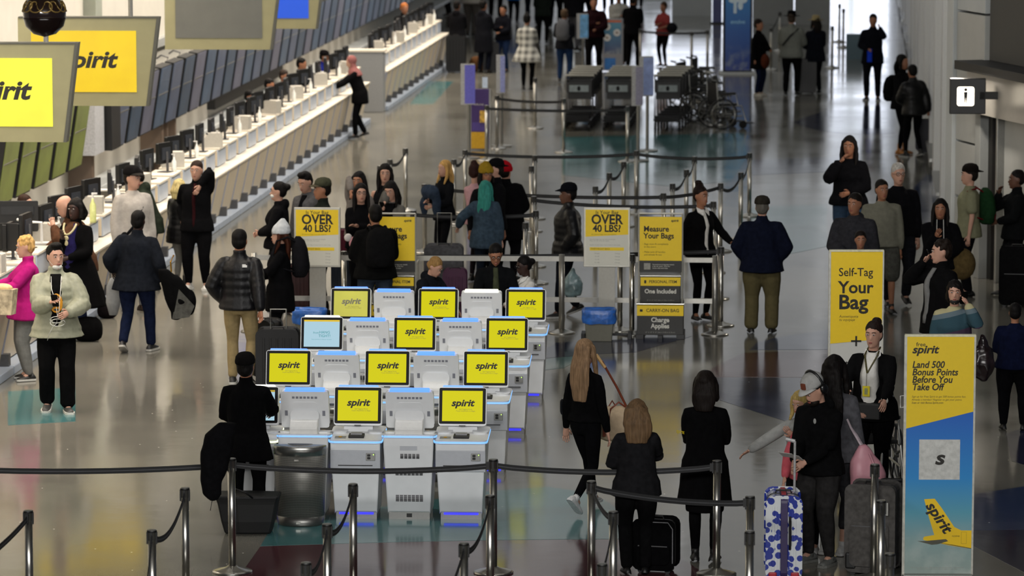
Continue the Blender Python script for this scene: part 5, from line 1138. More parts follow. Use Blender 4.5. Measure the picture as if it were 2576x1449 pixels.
part('shoulder_strap', MB().tube([(.12, 0, .18), (.03, .05, .38), (-.10, .10, .62)], .011, 6, 2.), LE, t); part('shoulder_pad', MB().tube([(-.07, .09, .56), (-.15, .12, .68)], .016, 6, 2.4), cloth('c9a472'), t); part('luggage_tag', MB().box(-.16, -.13, -.14, -.13, -.06, .05), LE, t)
T = person('person in black cap and black coat using the left front kiosk, seen from behind', 622, 893, 1328, face=178, sex='m', skn='tan', hair=('short', '0d0b0a'), top=('jacket', '060607', dict(hem=.70, flare=.06)), low=('trousers', '070708'), shoe=('0c0c0c', 'bdbdb8'), L='belly', Rr='fwd', hat=('cap', '0e0d0d', '0e0d0d'), extra=('mask',), build=1.12, hp=-8)
t = thing('draped_coat', 'black coat hanging over the left arm of the kiosk user', 'coat', P(545, 1180, .95), R(0)); gg = MB()
gg.rings([ring(V((x, y, z)), V((1, 0, 0)), V((0, 1, 0)), rx, ry, 14) for z, x, y, rx, ry in ((-.27, -.02, 0, .03, .03), (-.22, -.04, 0, .085, .06), (-.10, -.05, 0, .10, .07), (.02, -.02, 0, .125, .08), (.16, .0, .0, .14, .09), (.30, .03, .0, .13, .09), (.40, .10, .02, .08, .06))])
part('coat_body', remesh(gg, .014, 'coat_body', 2, .012, 9, 3.), cloth('0b0b0d'), t, True)
# right foreground group
T = person('agent in white polo and black cardigan with a yellow lanyard badge, hair tied back', 2193, 812, 1248, face=-14, sex='f', hair=('bun', '1c120e', (0, .09, 1.75)), top=('blazer', '0a0a0b', dict(inner='c9c7c2', iw=.10, t=.024, hem=.78)), low=('trousers', '08080a'), L='push', Rr='fwd', build=1.32, extra=('collar',), hy=-4)
_, s, UM, HM, arms, g = INFO[T.name]
ly = held(T, 'lanyard', 'black and yellow lanyard with a yellow badge around the agent neck', 'lanyard', MB().tube([(-.055, .05, 1.44), (-.062, -.09, 1.38), (-.01, -.20, 1.22)], .006, 5, 1.6).tube([(.055, .05, 1.44), (.062, -.09, 1.38), (-.01, -.20, 1.22)], .006, 5, 1.6), mat('3a3408', .6, 0, .6, 60), (0, 0, 0))
part('badge', MB().box(-.045, .025, -.235, -.225, 1.0, 1.10), mat('c9b812', .5), ly); part('badge_window', MB().box(-.025, .005, -.238, -.235, 1.02, 1.08), mat('8a8f60', .4), ly); part('badge_reel', MB().tube([(-.01, -.225, 1.22), (-.01, -.228, 1.10)], .003), CHROME, ly)
w_ = arms[1][2] * s; part('wrist_watch', MB().lathe([(.0, -.012), (.034, -.012), (.036, .012), (0, .012)], n=14, M=Matrix.Translation(w_) @ Matrix.Rotation(R(70), 4, 'X')), CHROME, T)
g = P(2180, 1260); t = thing('luggage_cart', 'chrome push cart with black basket held by the agent with lanyard', 'cart', (g.x - .02, g.y + .25, 0), R(-14)); part('handle_bar', MB().tube([(-.24, 0, 1.03), (.22, 0, 1.03), (.26, .02, .98), (.26, .05, .93)], .014), CHROME, t); part('upright', MB().tube([(.20, .0, 1.0), (.19, -.15, .2)], .013).tube([(-.20, .0, 1.0), (-.19, -.15, .2)], .013), STEEL, t); part('basket', MB().box(-.19, .19, -.22, -.02, .78, .93), mat('161616', .6), t, bevel=.01); part('deck', MB().box(-.2, .2, -.7, -.1, .16, .2), DGR, t); 
T = person('bearded man in grey cap with headphones and black hoodie, reading a paper', 2062, 940, 1418, face=-38, skn='fair', hair=('short', '17110c'), top=('hoodie', '0a0a0b', dict(t=.032)), low=('joggers', '242323'), shoe=('5d5f5c', '6d6e6a'), L=(.10, -.34, 1.02), Rr=(-.02, -.36, 1.0), hat=('cap', '9a9a98', 'a8a8a6'), extra=('beard',), build=1.18, hp=26, hy=-8, lean=4)
_, s, UM, HM, arms, g = INFO[T.name]; Hs = Matrix.Scale(s, 4) @ HM
hd = held(T, 'headphones', 'black over-ear headphones worn over the grey cap', 'headphones', MB().tube([Hs @ V((.105 * cos(a), .035 + .01 * sin(a), 1.665 + .145 * sin(a))) for a in [pi * i / 12 for i in range(13)]], .012, 8), mat('0e0e0f', .35), (0, 0, 0), True)
for sd in (1, -1): part('ear_cup', MB().ell((0, 0, 0), (.026, .042, .050), 12, 8, Hs @ Matrix.Translation((sd * .105, .03, 1.645))), mat('0c0c0d', .3), hd, True)
part('cap_patch', MB().rbox(-.028, .028, -.006, .004, -.028, .028, .012, 1, Hs @ Matrix.Translation((0, -.088, 1.735)) @ Matrix.Rotation(-.3, 4, 'X')), mat('6a3420', .6), T); part('hoodie_mark', MB().ell((.06, -.165, 1.29), (.016, .004, .024)), mat('8a8a88', .6), T)
t = held(T, 'paper_slip', 'white paper slips in the hands of the man with headphones', 'paper', MB().box(-.09, .06, -.005, 0, -.03, .05), mat('a9a8a4', .8), (.02, -.46, 1.02)); t.rotation_euler.x = R(55); part('second_slip', MB().box(-.02, .09, .01, .015, -.09, -.01), mat('a9a8a4', .8), t)
T = person('woman with long dark wavy hair and a pink bag, seen from behind', 2096, 898, 1395, face=160, sex='f', hair=('wavy', '0d0908', .70), top=('jacket', '4a4a4e', dict(hem=.84, t=.018)), low=('capri', '2b2b2e'), shoe=('b5b5b4', 'c4c4c2'), L='fold', Rr='down', build=1.15)
g = P(2183, 1150, .85); t = thing('shoulder_bag', 'big slouchy pink leather shoulder bag hanging from the dark-haired woman', 'bag', (g.x, g.y - .35, .60), R(20))
part('bag_body', remesh(MB().rings([ring(V((x, 0, z)), V((1, 0, 0)), V((0, 1, 0)), rx, ry, 18, .8) for z, x, rx, ry in ((-.01, .0, .10, .06), (.03, .0, .16, .10), (.16, .0, .165, .11), (.28, -.02, .13, .08), (.37, -.04, .07, .05), (.42, -.05, .03, .03))]), .012, 'bag_body', 2, .014, 8, 2.), mat('b5808a', .5, 0, .1, 8, .3), t, True)
part('bag_strap', MB().tube([(-.05, 0, .40), (-.12, .1, .56), (-.19, .2, .78)], .013, 6, 1.8), mat('a89aa0', .6), t); part('fold', MB().tube([(-.02, -.09, .36), (.03, -.12, .22), (.02, -.115, .12)], .008), mat('b5808a', .5), t, True)
T = person('blonde girl in a pale grey sweatshirt stretching out one arm', 2012, 985, 1375, face=-30, sex='f', hair=('long', 'a08a52', .36), top=('sweater', '8d8e8c', dict(t=.028)), low=('leggings', '151517'), shoe=('b5b5b4', 'c4c4c2'), L='chest', Rr=(-.62, -.25, 1.0), hp=12, build=.95)
T = person('person in a coral pink sweater mostly hidden behind the bearded man', 2034, 1015, 1388, face=-20, sex='f', hair=('long', '1a1310', .3), top=('sweater', 'b8545e', dict(t=.030)), low=('leggings', '0c0c0d'), shoe=('c0c0be', 'c9c9c6'), L='belly', Rr=(-.20, -.28, .90, -1, .1, 0), build=1.12, hp=20)
T = person('passenger in dark blue seen from behind at the right edge', 2549, 765, 1082, face=178, hair=('short', '0a0808'), skn='tan', top=('sweater', '0b1026', dict(t=.035)), low=('joggers', '08080b'), shoe=('09090a', None), L='belly', Rr=(-.30, -.22, 1.20), build=1.35)
# left foreground
T = person('young man in pale green puffer with white chin mask, looking aside with a phone', 145, 617, 1036, face=12, skn='fair', hair=('quiff', '0b0908'), top=('puffer', '8a8b78', dict(hem=.80, inner='0b0b0c', iw=.085, t=.055, flare=.05)), low=('baggy', '09090a', dict()), shoe=('3a3a38', 'c9c8c0'), L='read', Rr=(-.06, -.36, 1.20), extra=('chinmask',), hy=18, step=.25, build=1.05)
phone(T, 'dark phone in the hand of the young man in the pale puffer', -1)
_, s, UM, HM, arms, g = INFO[T.name]
e = held(T, 'earphones', 'white earphone cable looping from the neck of the young man', 'earphones', MB().tube([(-.05, -.13, 1.50), (-.05, -.20, 1.38), (-.01, -.28, 1.25), (.01, -.36, 1.10), (.0, -.36, 1.02), (-.04, -.34, .98), (-.08, -.30, .90), (-.10, -.24, .82)], .004, 5).tube([(.06, -.13, 1.50), (.05, -.20, 1.38), (.03, -.30, 1.18), (.02, -.36, 1.06)], .004, 5).tube([V((.01 + .08 * cos(a), -.38, 1.03 + .04 * sin(a))) for a in [i * .5 for i in range(14)]], .004, 5).tube([V((.0 + .07 * cos(a), -.37, 1.06 + .035 * sin(a))) for a in [i * .5 for i in range(13)]], .004, 5), mat('c9c9c4', .5), (0, 0, 0), True)
part('orange_print', MB().ell((0, 0, 0), (.070, .008, .105), 16, 10, Matrix.Translation((.0, -.225, 1.22))), mat('c98a10', .6), T); part('print_line', MB().ell((.02, -.234, 1.27), (.012, .003, .03)).ell((0, -.234, 1.15), (.03, .003, .012)), BLK, T)
T = person('older woman with curly blonde hair in a magenta jacket at the counter', 72, 596, 956, face=-72, sex='f', hair=('curly', 'b8935a'), top=('jacket', '9a1a66', dict(hem=.76, t=.036, flare=.05)), low=('joggers', '6f6f6c'), shoe=('101010', 'b9b9b4'), L='fwd', Rr='fwd', build=1.3, hp=8)
T = person('woman in long black coat over purple top with a chunky pale bead necklace', 194, 502, 853, face=-22, sex='f', skn='dark', hair=('long', '0c0908', .22), top=('coat', '070708', dict(hem=.42, flare=.14, inner='231f4a', iw=.10)), low=('jeans', '26304c'), shoe=('8a8880', '9a988f'), L='belly', Rr='chest', build=1.25)
held(T, 'necklace', 'chunky pale bead necklace with hanging pendant', 'necklace', MB().tube([V((.085 * cos(a), -.11 - .09 * abs(sin(a)), 1.44 + .13 * sin(a))) for a in [-pi * i / 10 for i in range(11)]], .013, 8).ell((0, -.21, 1.27), (.035, .012, .03)).ell((0, -.212, 1.21), (.028, .01, .035)), mat('b5ac84', .5, 0, .3, 120), (0, 0, 0), True)
T = person('bald man in a brown leather jacket leaning on the counter', 148, 486, None, h=1.78, off=(.26, 0), face=-70, hair=('bald', '6a5a50'), skn='fair', top=('jacket', '4a3224', dict(t=.04)), low=('trousers', '141214'), L='mouth', Rr='fwd', lean=14, build=1.25, hp=10)
T = person('desk agent with brown hair and yellow collar behind the nearest counter', 64, 492, None, h=1.59, face=70, hair=('short', '2a1a12'), top=('blazer', '0c0c0f', dict(inner='c9a012')), L='belly', Rr='belly')
T = person('man in dark wool jacket walking away with a coat over his arm', 345, 532, 886, face=172, skn='dark', hair=('short', '0a0807'), top=('jacket', '171a20', dict(t=.04, hem=.78, flare=.05)), low=('jeans', '131a30'), shoe=('1a1a1c', 'a9a8a2'), L=(.32, -.05, .98), Rr=(-.33, -.08, .92), step=-.6, build=1.3, side=-3)
t = thing('draped_coat', 'black coat and grey bag carried on the arm of the walking man', 'coat', P(437, 740, .75), R(20)); gg = MB(); gg.rings([ring(V((x, 0, z)), V((1, 0, 0)), V((0, 1, 0)), rx, ry, 14) for z, x, rx, ry in ((-.30, .02, .05, .05), (-.22, .10, .13, .08), (-.08, .08, .18, .10), (.06, .03, .17, .09), (.20, -.05, .12, .08), (.30, -.12, .06, .05))]); gg.ell((.20, 0, -.10), (.07, .06, .16)); part('coat_body', remesh(gg, .015, 'coat_body', 2, .016, 8, 5.), cloth('09090a'), t, True); part('grey_lining', MB().prism([(-.02, -.28), (.16, -.26), (.22, -.14), (.05, .05)], 1, -.10, -.05), cloth('4c4c48'), t, bevel=.01); part('gold_chain', MB().tube([(-.04, -.08, .28), (-.05, -.09, .40), (-.01, -.09, .48)], .010, 6), mat('b58a2c', .3, .8), t)
t = thing('umbrella', 'folded umbrella and grey bag held by the walking man in wool jacket', 'umbrella', P(280, 720, .75), R(0)); part('shaft', MB().tube([(-.02, 0, .34), (-.01, 0, .05)], .016), mat('8a8a88', .3, .5), t); part('hanging_bag', MB().rings([ring(V((.02, 0, z)), V((1, 0, 0)), V((0, 1, 0)), rx, .04, 12) for z, rx in ((-.35, .05), (-.2, .09), (0, .08), (.1, .03))]), cloth('8d8f90'), t, True)
T = person('man in light grey sweatshirt with a black cap with pale peak', 338, 424, 786, face=38, skn='fair', hair=('short', '15100d'), top=('sweater', 'a19c96', dict(t=.034)), low=('joggers', '8a8a8c'), shoe=('33221a', None, 1), L='down', Rr='down', hat=('cap', '111011', '2a2826'), build=1.12, hy=22)
held(T, 'sling_bag', 'black sling bag across the grey sweatshirt', 'bag', MB().tube([(.12, .02, 1.50), (.04, -.14, 1.38), (-.08, -.19, 1.15), (-.20, -.10, .98)], .018, 6, 2.).ell((-.19, -.12, .99), (.06, .05, .08)), cloth('101012'), (0, 0, 0), True)
T = person('person in dark green hooded jacket hunched at the desk behind the capped man', 332, 418, None, h=1.66, off=(.28, 0), face=-80, hair=('short', '15100d'), top=('jacket', '242a22', dict(hood=True)), L='fwd', Rr='fwd', lean=20)
T = person('blonde woman in black puffer coat and pale grey leggings with black boots', 455, 452, 722, face=150, sex='f', hair=('wavy', 'b5a572', .26), top=('puffer', '0b0b0d', dict(hem=.72, t=.045)), low=('leggings', '77756f'), shoe=('0a0a0a', None, 1), L='belly', Rr='fwd', build=1.1)
T = person('moustached man in black facing us and touching his collar', 497, 407, 728, face=-6, hair=('short', '2a1c14'), top=('jacket', '0b0b0d', dict(inner='2a0f12', iw=.03)), low=('joggers', '0a0a0c'), shoe=('c9c9c6', 'd2d2cc'), L=(.10, -.17, 1.44), Rr='hip', build=1.18)
T = person('man in black puffer and khaki trousers seen from behind with a small white logo', 606, 580, 968, face=178, hair=('short', '0c0a09'), skn='tan', top=('puffer', '0b0b0e', dict(t=.042, hem=.86)), low=('jeans', '8a7a58'), shoe=('2a2a2a', 'b5b5b0'), L='pocket', Rr='pull', step=.35, build=1.1)
_, s, UM, HM, arms, g = INFO[T.name]; part('jacket_logo', MB().box(-.115, -.06, .168, .174, 1.365, 1.39).box(-.10, -.06, .168, .174, 1.39, 1.40), WHITE, T)
T = person('woman in pale knit beanie and black coat with a dark backpack, facing left', 706, 568, 900, face=-82, sex='f', hair=('long', '3a1c10', .42), top=('coat', '09090b', dict(hem=.62)), low=('trousers', '09090a'), hat=('beanie', 'b4b8bc', 'b4b8bc', 'tall'), L='phone', Rr='belly', extra=('glasses',), build=1.2)
backpack(T, 'dark backpack worn by the woman in the pale beanie', '131316'); held(T, 'document_folder', 'pink folder held by the woman in the pale beanie', 'folder', MB().box(-.01, .01, -.14, .10, -.05, .05), mat('b07a80', .6), (-.05, -.38, 1.12))
# queue
T = person('woman with dark bun and white face mask in a black jacket, facing left', 702, 460, 776, face=-86, sex='f', hair=('bun', '0c0908', (0, .12, 1.70)), top=('hoodie', '0c0c0e', dict(t=.034)), low=('trousers', '0a0a0b'), extra=('mask',), L='belly', Rr='belly', build=1.25)
T = person('young man with spiky black hair in a grey hooded jacket', 772, 434, None, h=1.74, face=-32, skn='fair', hair=('quiff', '0b0908'), top=('hoodie', '4c4c4e', dict(inner='0d0d0f')), low=('trousers', '0c0c0e'), hp=18)
T = person('man in olive baseball cap and dark jacket facing left', 810, 454, None, h=1.74, face=-62, skn='tan', hair=('short', '120d0a'), top=('jacket', '1a1e1a'), hat=('cap', '3c3d30', '4a4538'), hy=-10)
T = person('woman with long black hair resting her face on her hand', 902, 434, None, h=1.66, face=-14, sex='f', skn='tan', hair=('long', '0b0808', .45), top=('sweater', '6a6562', dict(t=.03)), L='down', Rr=(-.06, -.15, 1.50))
T = person('woman with thin glasses and long hair in a black sweater', 908, 464, None, h=1.63, face=14, sex='f', skn='fair', hair=('long', '0e0a08', .5), top=('sweater', '09090b', dict(t=.03)), extra=('glasses',), L='fold', Rr='fold', build=1.1)
T = person('woman with straight dark hair behind the dark vest', 969, 415, None, h=1.70, face=4, sex='f', skn='fair', hair=('long', '0d0908', .45), top=('vest', '101012', dict()), L='fold', Rr='down')
T = person('woman in dark vest with grey sleeves holding a phone to her face', 984, 458, None, h=1.63, face=-16, sex='f', skn='fair', hair=('long', '0e0a09', .4), top=('sweater', '5a5854', dict(t=.034, inner='0d0d0f', iw=.12)), L='fold', Rr=(-.03, -.17, 1.48), hp=12)
phone(T, 'dark phone held before the face of the woman in the vest', -1)
T = person('man in black hooded jacket with backpack standing by the left measuring stand', 945, 518, 866, face=-158, skn='tan', hair=('short', '0b0908'), top=('hoodie', '0c0c0c', dict(t=.05)), low=('jeans', '2c3440'), L='belly', Rr='belly', build=1.3, extra=('beard',))
backpack(T, 'black backpack on the man by the left measuring stand', '0f0f10', size=1.15)
t = held(T, 'plush_toy', 'pink and white plush toy peeking out beside the hooded man', 'toy', MB().ell((0, 0, 0), (.10, .08, .09)).ell((-.03, -.02, -.14), (.08, .07, .10)), cloth('c08890'), (.12, -.42, 1.20), True); part('ear', MB().ell((-.14, 0, .03), (.05, .03, .05)).ell((.11, 0, .07), (.05, .03, .05)), cloth('b9b4b0'), t, True)
T = person('blonde woman in black with a denim jacket over her arms, facing left', 1118, 405, 680, face=-48, sex='f', skn='fair', hair=('long', 'b08a50', .42), top=('jacket', '0e0f12'), low=('leggings', '0d0d10'), L='belly', Rr=(-.02, -.30, 1.12))
held(T, 'folded_jacket', 'blue denim jacket folded over the arms of the blonde woman', 'jacket', remesh(MB().ell((.02, 0, 0), (.20, .09, .11)).ell((.16, .02, -.16), (.07, .06, .20)).ell((-.12, 0, -.2), (.08, .05, .15)), .017, 'jacket', 2, .02, 12, 1.), cloth('26303f'), (0, -.26, 1.12), True)
T = person('fair-haired woman in a dark hooded parka leaning at the back kiosks', 1068, 641, 956, face=58, sex='f', skn='fair', hair=('bun', '8a6a40', (0, .09, 1.62)), top=('hoodie', '131519', dict(t=.05)), L='fwd', Rr='fwd', lean=14, hp=16, build=1.2)
T = person('woman with long teal hair in a blue denim jacket, seen from behind', 1222, 456, 735, face=172, sex='f', hair=('wavy', '2f7a70', .55), top=('jacket', '34424f', dict(hem=.70, t=.04)), low=('jeans', '141a24'), L=(.45, -.05, 1.02), Rr='down', build=1.2)
T = person('small child in pink held up beside the teal-haired woman', 1196, 413, None, h=1.62, face=150, sex='f', hair=('bun', '2a1410', (.0, .03, 1.77)), top=('sweater', 'b08a90', dict(t=.02)), low=('leggings', '1a1518'), L='chest', Rr='fold', build=.9)
T = person('woman in sunglasses and mustard beanie behind the child in pink', 1224, 417, None, h=1.66, face=20, sex='f', skn='tan', hair=('long', '0e0a08', .3), top=('jacket', '121214'), hat=('beanie', '8a7020'), extra=('glasses',))
T = person('bearded man in black cap behind the red beanie, facing left', 1246, 405, None, h=1.72, face=-70, skn='fair', hair=('short', '120d0a'), top=('jacket', '0c0c0e'), hat=('cap', '0e0e10', '0e0e10', 'back'), extra=('beard',))
T = person('person in bright red beanie and big black coat, seen from behind', 1272, 413, 705, face=160, hair=('short', '120d0a'), skn='fair', top=('coat', '08080a', dict(t=.07, hem=.62, hood=True)), low=('joggers', '0a0a0c'), hat=('beanie', 'a0101c'), L='belly', Rr='belly', build=1.3)
T = person('man in glasses and dark jacket looking down at the back kiosks', 1246, 611, 956, face=8, skn='tan', hair=('short', '0c0a09'), top=('jacket', '0d0e10', dict(inner='3c4030', iw=.05)), extra=('glasses',), L='fwd', Rr='fwd', hp=20, lean=6, build=1.15)
T = person('dark-haired agent with low bun in a white polo behind the back kiosks', 1322, 646, 958, face=-58, sex='f', skn='dark', hair=('bun', '080606', (0, .13, 1.66)), top=('shirt', 'c9c6c0', dict(t=.024)), low=('trousers', '0a0a0b'), extra=('glasses', 'collar'), L='fwd', Rr='fwd', hp=14)
T = person('man in black cap and shiny black puffer with a plastic bag, facing left', 1428, 466, 797, face=-76, skn='brown', hair=('short', '090707'), top=('puffer', '0c0d10', dict(t=.05, hem=.78)), low=('jeans', '0e1118'), shoe=('0c0c0c', 'a9a9a6'), hat=('cap', '0c0d12', '0c0d12'), L='pocket', Rr='pocket', step=.55, build=1.2)
t = thing('plastic_bag', 'translucent grey-green plastic bag hanging beside the man in the shiny puffer', 'bag', P(1440, 745, .35), 0.); part('bag_body', remesh(MB().rings([ring(V((0, 0, z)), V((1, 0, 0)), V((0, 1, 0)), rx, ry, 14) for z, rx, ry in ((-.02, .02, .02), (.02, .11, .07), (.16, .13, .08), (.28, .06, .04), (.36, .02, .015))]), .016, 'bag_body', 1, .02, 14, 4.), mat('6f8488', .3, 0, .3, 20), t, True)
T = person('agent with curly top bun in white collar and black uniform, leaning on the post', 1762, 470, 806, face=36, sex='f', skn='tan', hair=('topbun', '1a0f0a'), top=('blazer', '09090a', dict(inner='c4c2bc', iw=.035, t=.02)), low=('leggings', '08080a'), shoe=('0a0a0a', None, 1), L=(.34, -.20, 1.02), Rr='back', extra=('collar',), hy=10, build=1.08)
T = person('grey-capped man in navy jacket and khaki trousers standing alone, seen from behind', 1915, 499, 838, face=178, skn='fair', hair=('short', '5a5650'), top=('jacket', '0f1322', dict(t=.045, hem=.80, flare=.03)), low=('baggy', '544d34'), shoe=('0c0b0a', None), hat=('cap', '2c2924', '2c2924'), L='pocket', Rr='pocket', build=1.3)
# right middle group
T = person('long-haired woman in black sweater and jeans holding a phone to her mouth', 2133, 345, 680, face=-10, sex='f', skn='tan', hair=('long', '100c0b', .42), top=('sweater', '0d0d10', dict(t=.045)), low=('jeans', '2c3c50'), L='belly', Rr='mouth', build=1.2)
backpack(T, 'black backpack on the woman with jeans', '0f1014', size=1.1)
T = person('man in grey hoodie with a backpack strap looking left', 2150, 489, None, h=1.76, face=-14, skn='tan', hair=('short', '14100d'), top=('hoodie', '2b2b2f', dict(t=.05)), low=('trousers', '101012'), L='down', Rr='belly', hy=-10, build=1.25)
backpack(T, 'black backpack on the man in the grey hoodie', '0c0c0f', size=1.1)
T = person('child peering over the self-tag banner', 2165, 583, None, h=1.42, face=4, sex='f', skn='tan', hair=('bun', '140e0b', (0, .09, 1.70)), top=('sweater', '1c1c20'), low=('trousers', '101012'))
T = person('man in tan shirt and grey shorts with dark hair', 2215, 455, 786, face=6, skn='tan', hair=('short', '14100d'), top=('shirt', '6f6e62', dict(t=.03)), low=('shorts', '44443f'), shoe=('0f0f10', None), L='down', Rr='down', step=.4, build=1.3, hy=14)
T = person('white-haired man in glasses and black polo beside the man in shorts', 2256, 414, 768, face=8, skn='fair', hair=('short', 'b0aca6'), top=('shirt', '0d0d10', dict(t=.03)), low=('trousers', '1a1b20'), L='down', Rr='down', extra=('glasses',), step=-.4, build=1.25, hy=8)
T = person('woman with long straight dark hair in a black hoodie with white cords', 2366, 503, None, h=1.64, face=-4, sex='f', skn='tan', hair=('long', '0d0a09', .40), top=('hoodie', '0a0a0c', dict(t=.055)), low=('trousers', '0a0a0c'), L='belly', Rr='chest', build=1.25)
part('hood_cord', MB().tube([(-.03, -.215, 1.42), (-.03, -.23, 1.20)], .005).tube([(.05, -.215, 1.42), (.06, -.23, 1.10)], .005), mat('b5b5b0', .6), T)
held(T, 'straw_bag', 'tan furry bag at the side of the woman in the black hoodie', 'bag', MB().ell((0, 0, 0), (.17, .12, .20), 14, 10), cloth('4c3f26'), (.28, -.05, .85), True)
T = person('man in pale green t-shirt with a green and red backpack, facing left', 2434, 418, 745, face=-84, skn='fair', hair=('short', '17110d'), top=('tshirt', '77775f', dict(t=.03, hem=.80)), low=('trousers', '0e0e12'), hat=('cap', '16120f', '16120f', 'back'), L='down', Rr='down', build=1.1)
backpack(T, 'green backpack with a red lower pocket', '16301a', '5a1418', size=1.1)
T = person('man in dark jacket with hand at his mouth by the restroom entrance', 2552, 430, 745, face=-78, skn='brown', hair=('short', '0c0908'), top=('jacket', '0e0f10', dict(t=.035)), low=('trousers', '09090b'), L='belly', Rr='mouth', step=-.5, build=1.2)
T = person('curly-haired man in black jacket and grey hoodie calling on his phone', 2368, 606, None, h=1.78, face=-62, skn='fair', hair=('curly', '1a120d'), top=('jacket', '0b0b0c', dict(inner='6f6f6e', iw=.06, t=.04, hem=.74)), low=('trousers', '0a0a0c'), L='down', Rr='ear', build=1.25, hy=-16)
phone(T, 'black phone at the ear of the curly-haired man', -1)
T = person('short-haired woman in colour-block sweater with black mask under her chin', 2402, 709, None, h=1.62, face=-2, sex='f', skn='fair', hair=('bob', '0f0a09'), top=('sweater', '3f4a52', dict(t=.035, m=BANDS)), low=('trousers', '0d0d0f'), extra=('chinmask', 'blackmask'), L='ear', Rr='down', build=1.25)
_, s, UM, HM, arms, g = INFO[T.name]
phone(T, 'phone at the ear of the woman in the colour-block sweater', 1)
held(T, 'clear_bag', 'dark translucent bag hanging beside the colour-block sweater', 'bag', remesh(MB().ell((0, 0, 0), (.13, .11, .20)).ell((0, 0, .2), (.05, .05, .1)), .016, 'b', 1, .02, 16, 2.), mat('1d1416', .25, 0, .5, 12), (.30, -.02, .78), True)
# far right
T = person('woman with ponytail, backpack and tan boots, facing her companion', 2268, 139, 388, face=58, sex='f', skn='tan', hair=('long', '0b0908', .3), top=('jacket', '0b0b0d', dict(t=.04)), low=('leggings', '08080a'), shoe=('9a6428', '7a4c20', 1), L='belly', Rr='belly', build=1.1)
backpack(T, 'round black backpack on the woman in tan boots', '0a0a0b', size=1.15)
T = person('slouching person in black holding a coat by the right wall', 2314, 164, 396, off=(-.12, 0), face=-150, skn='tan', hair=('short', '0b0908'), top=('puffer', '09090a', dict(t=.05)), low=('leggings', '08080a'), shoe=('0c0c0c', '8a8a88'), L='belly', Rr='back', side=4, step=.35, build=1.1)
T = person('man in dark suit on the phone walking down the bright end of the hall', 2194, 37, 252, face=-6, skn='tan', hair=('short', '0d0a09'), top=('coat', '0e0f16', dict(hem=.74)), low=('trousers', '0c0d12'), shoe=('2a2a2a', '9a9a98'), L='ear', Rr='belly', build=1.15)
held(T, 'scarf', 'bright blue scarf end hanging before the man in dark suit', 'scarf', MB().box(-.06, .04, -.02, .02, -.14, .14), cloth('1a3cc0'), (-.03, -.26, .98))
T = person('man in black cowboy hat and pale jacket with crossed straps, seen from behind', 1990, 33, 240, face=170, skn='fair', hair=('short', '3a3028'), top=('jacket', '6f726c', dict(t=.045)), low=('trousers', '0a0a0b'), hat=('cowboy', '0a0a0b'), L='belly', Rr='belly', build=1.2)
held(T, 'bag_strap', 'dark shoulder strap across the pale jacket', 'strap', MB().tube([(-.16, .06, 1.46), (0, .19, 1.30), (.17, .17, 1.10)], .018, 6, 1.8), cloth('15181a'), (0, 0, 0))
T = person('person in straw cowboy hat and dark coat beside the black hat', 2050, 44, 236, face=-150, skn='tan', hair=('long', '17120f', .3), top=('jacket', '12141c', dict(t=.04, hem=.74)), low=('jeans', '0f1014'), hat=('cowboy', '8f8260'), L='belly', Rr='belly', build=1.15)
T = person('woman in black coat with brown bag right of the blue totem, facing right', 1908, 49, 242, face=64, sex='f', skn='tan', hair=('short', '1a100c'), top=('coat', '08080a', dict(hem=.62)), low=('jeans', '10182c'), shoe=('a9a498', 'b4b0a4'), L='belly', Rr='down', build=1.15)
held(T, 'handbag', 'brown leather handbag of the woman right of the blue totem', 'bag', MB().ell((0, 0, 0), (.13, .09, .16)), cloth('4a2418'), (-.12, -.22, .78), True)
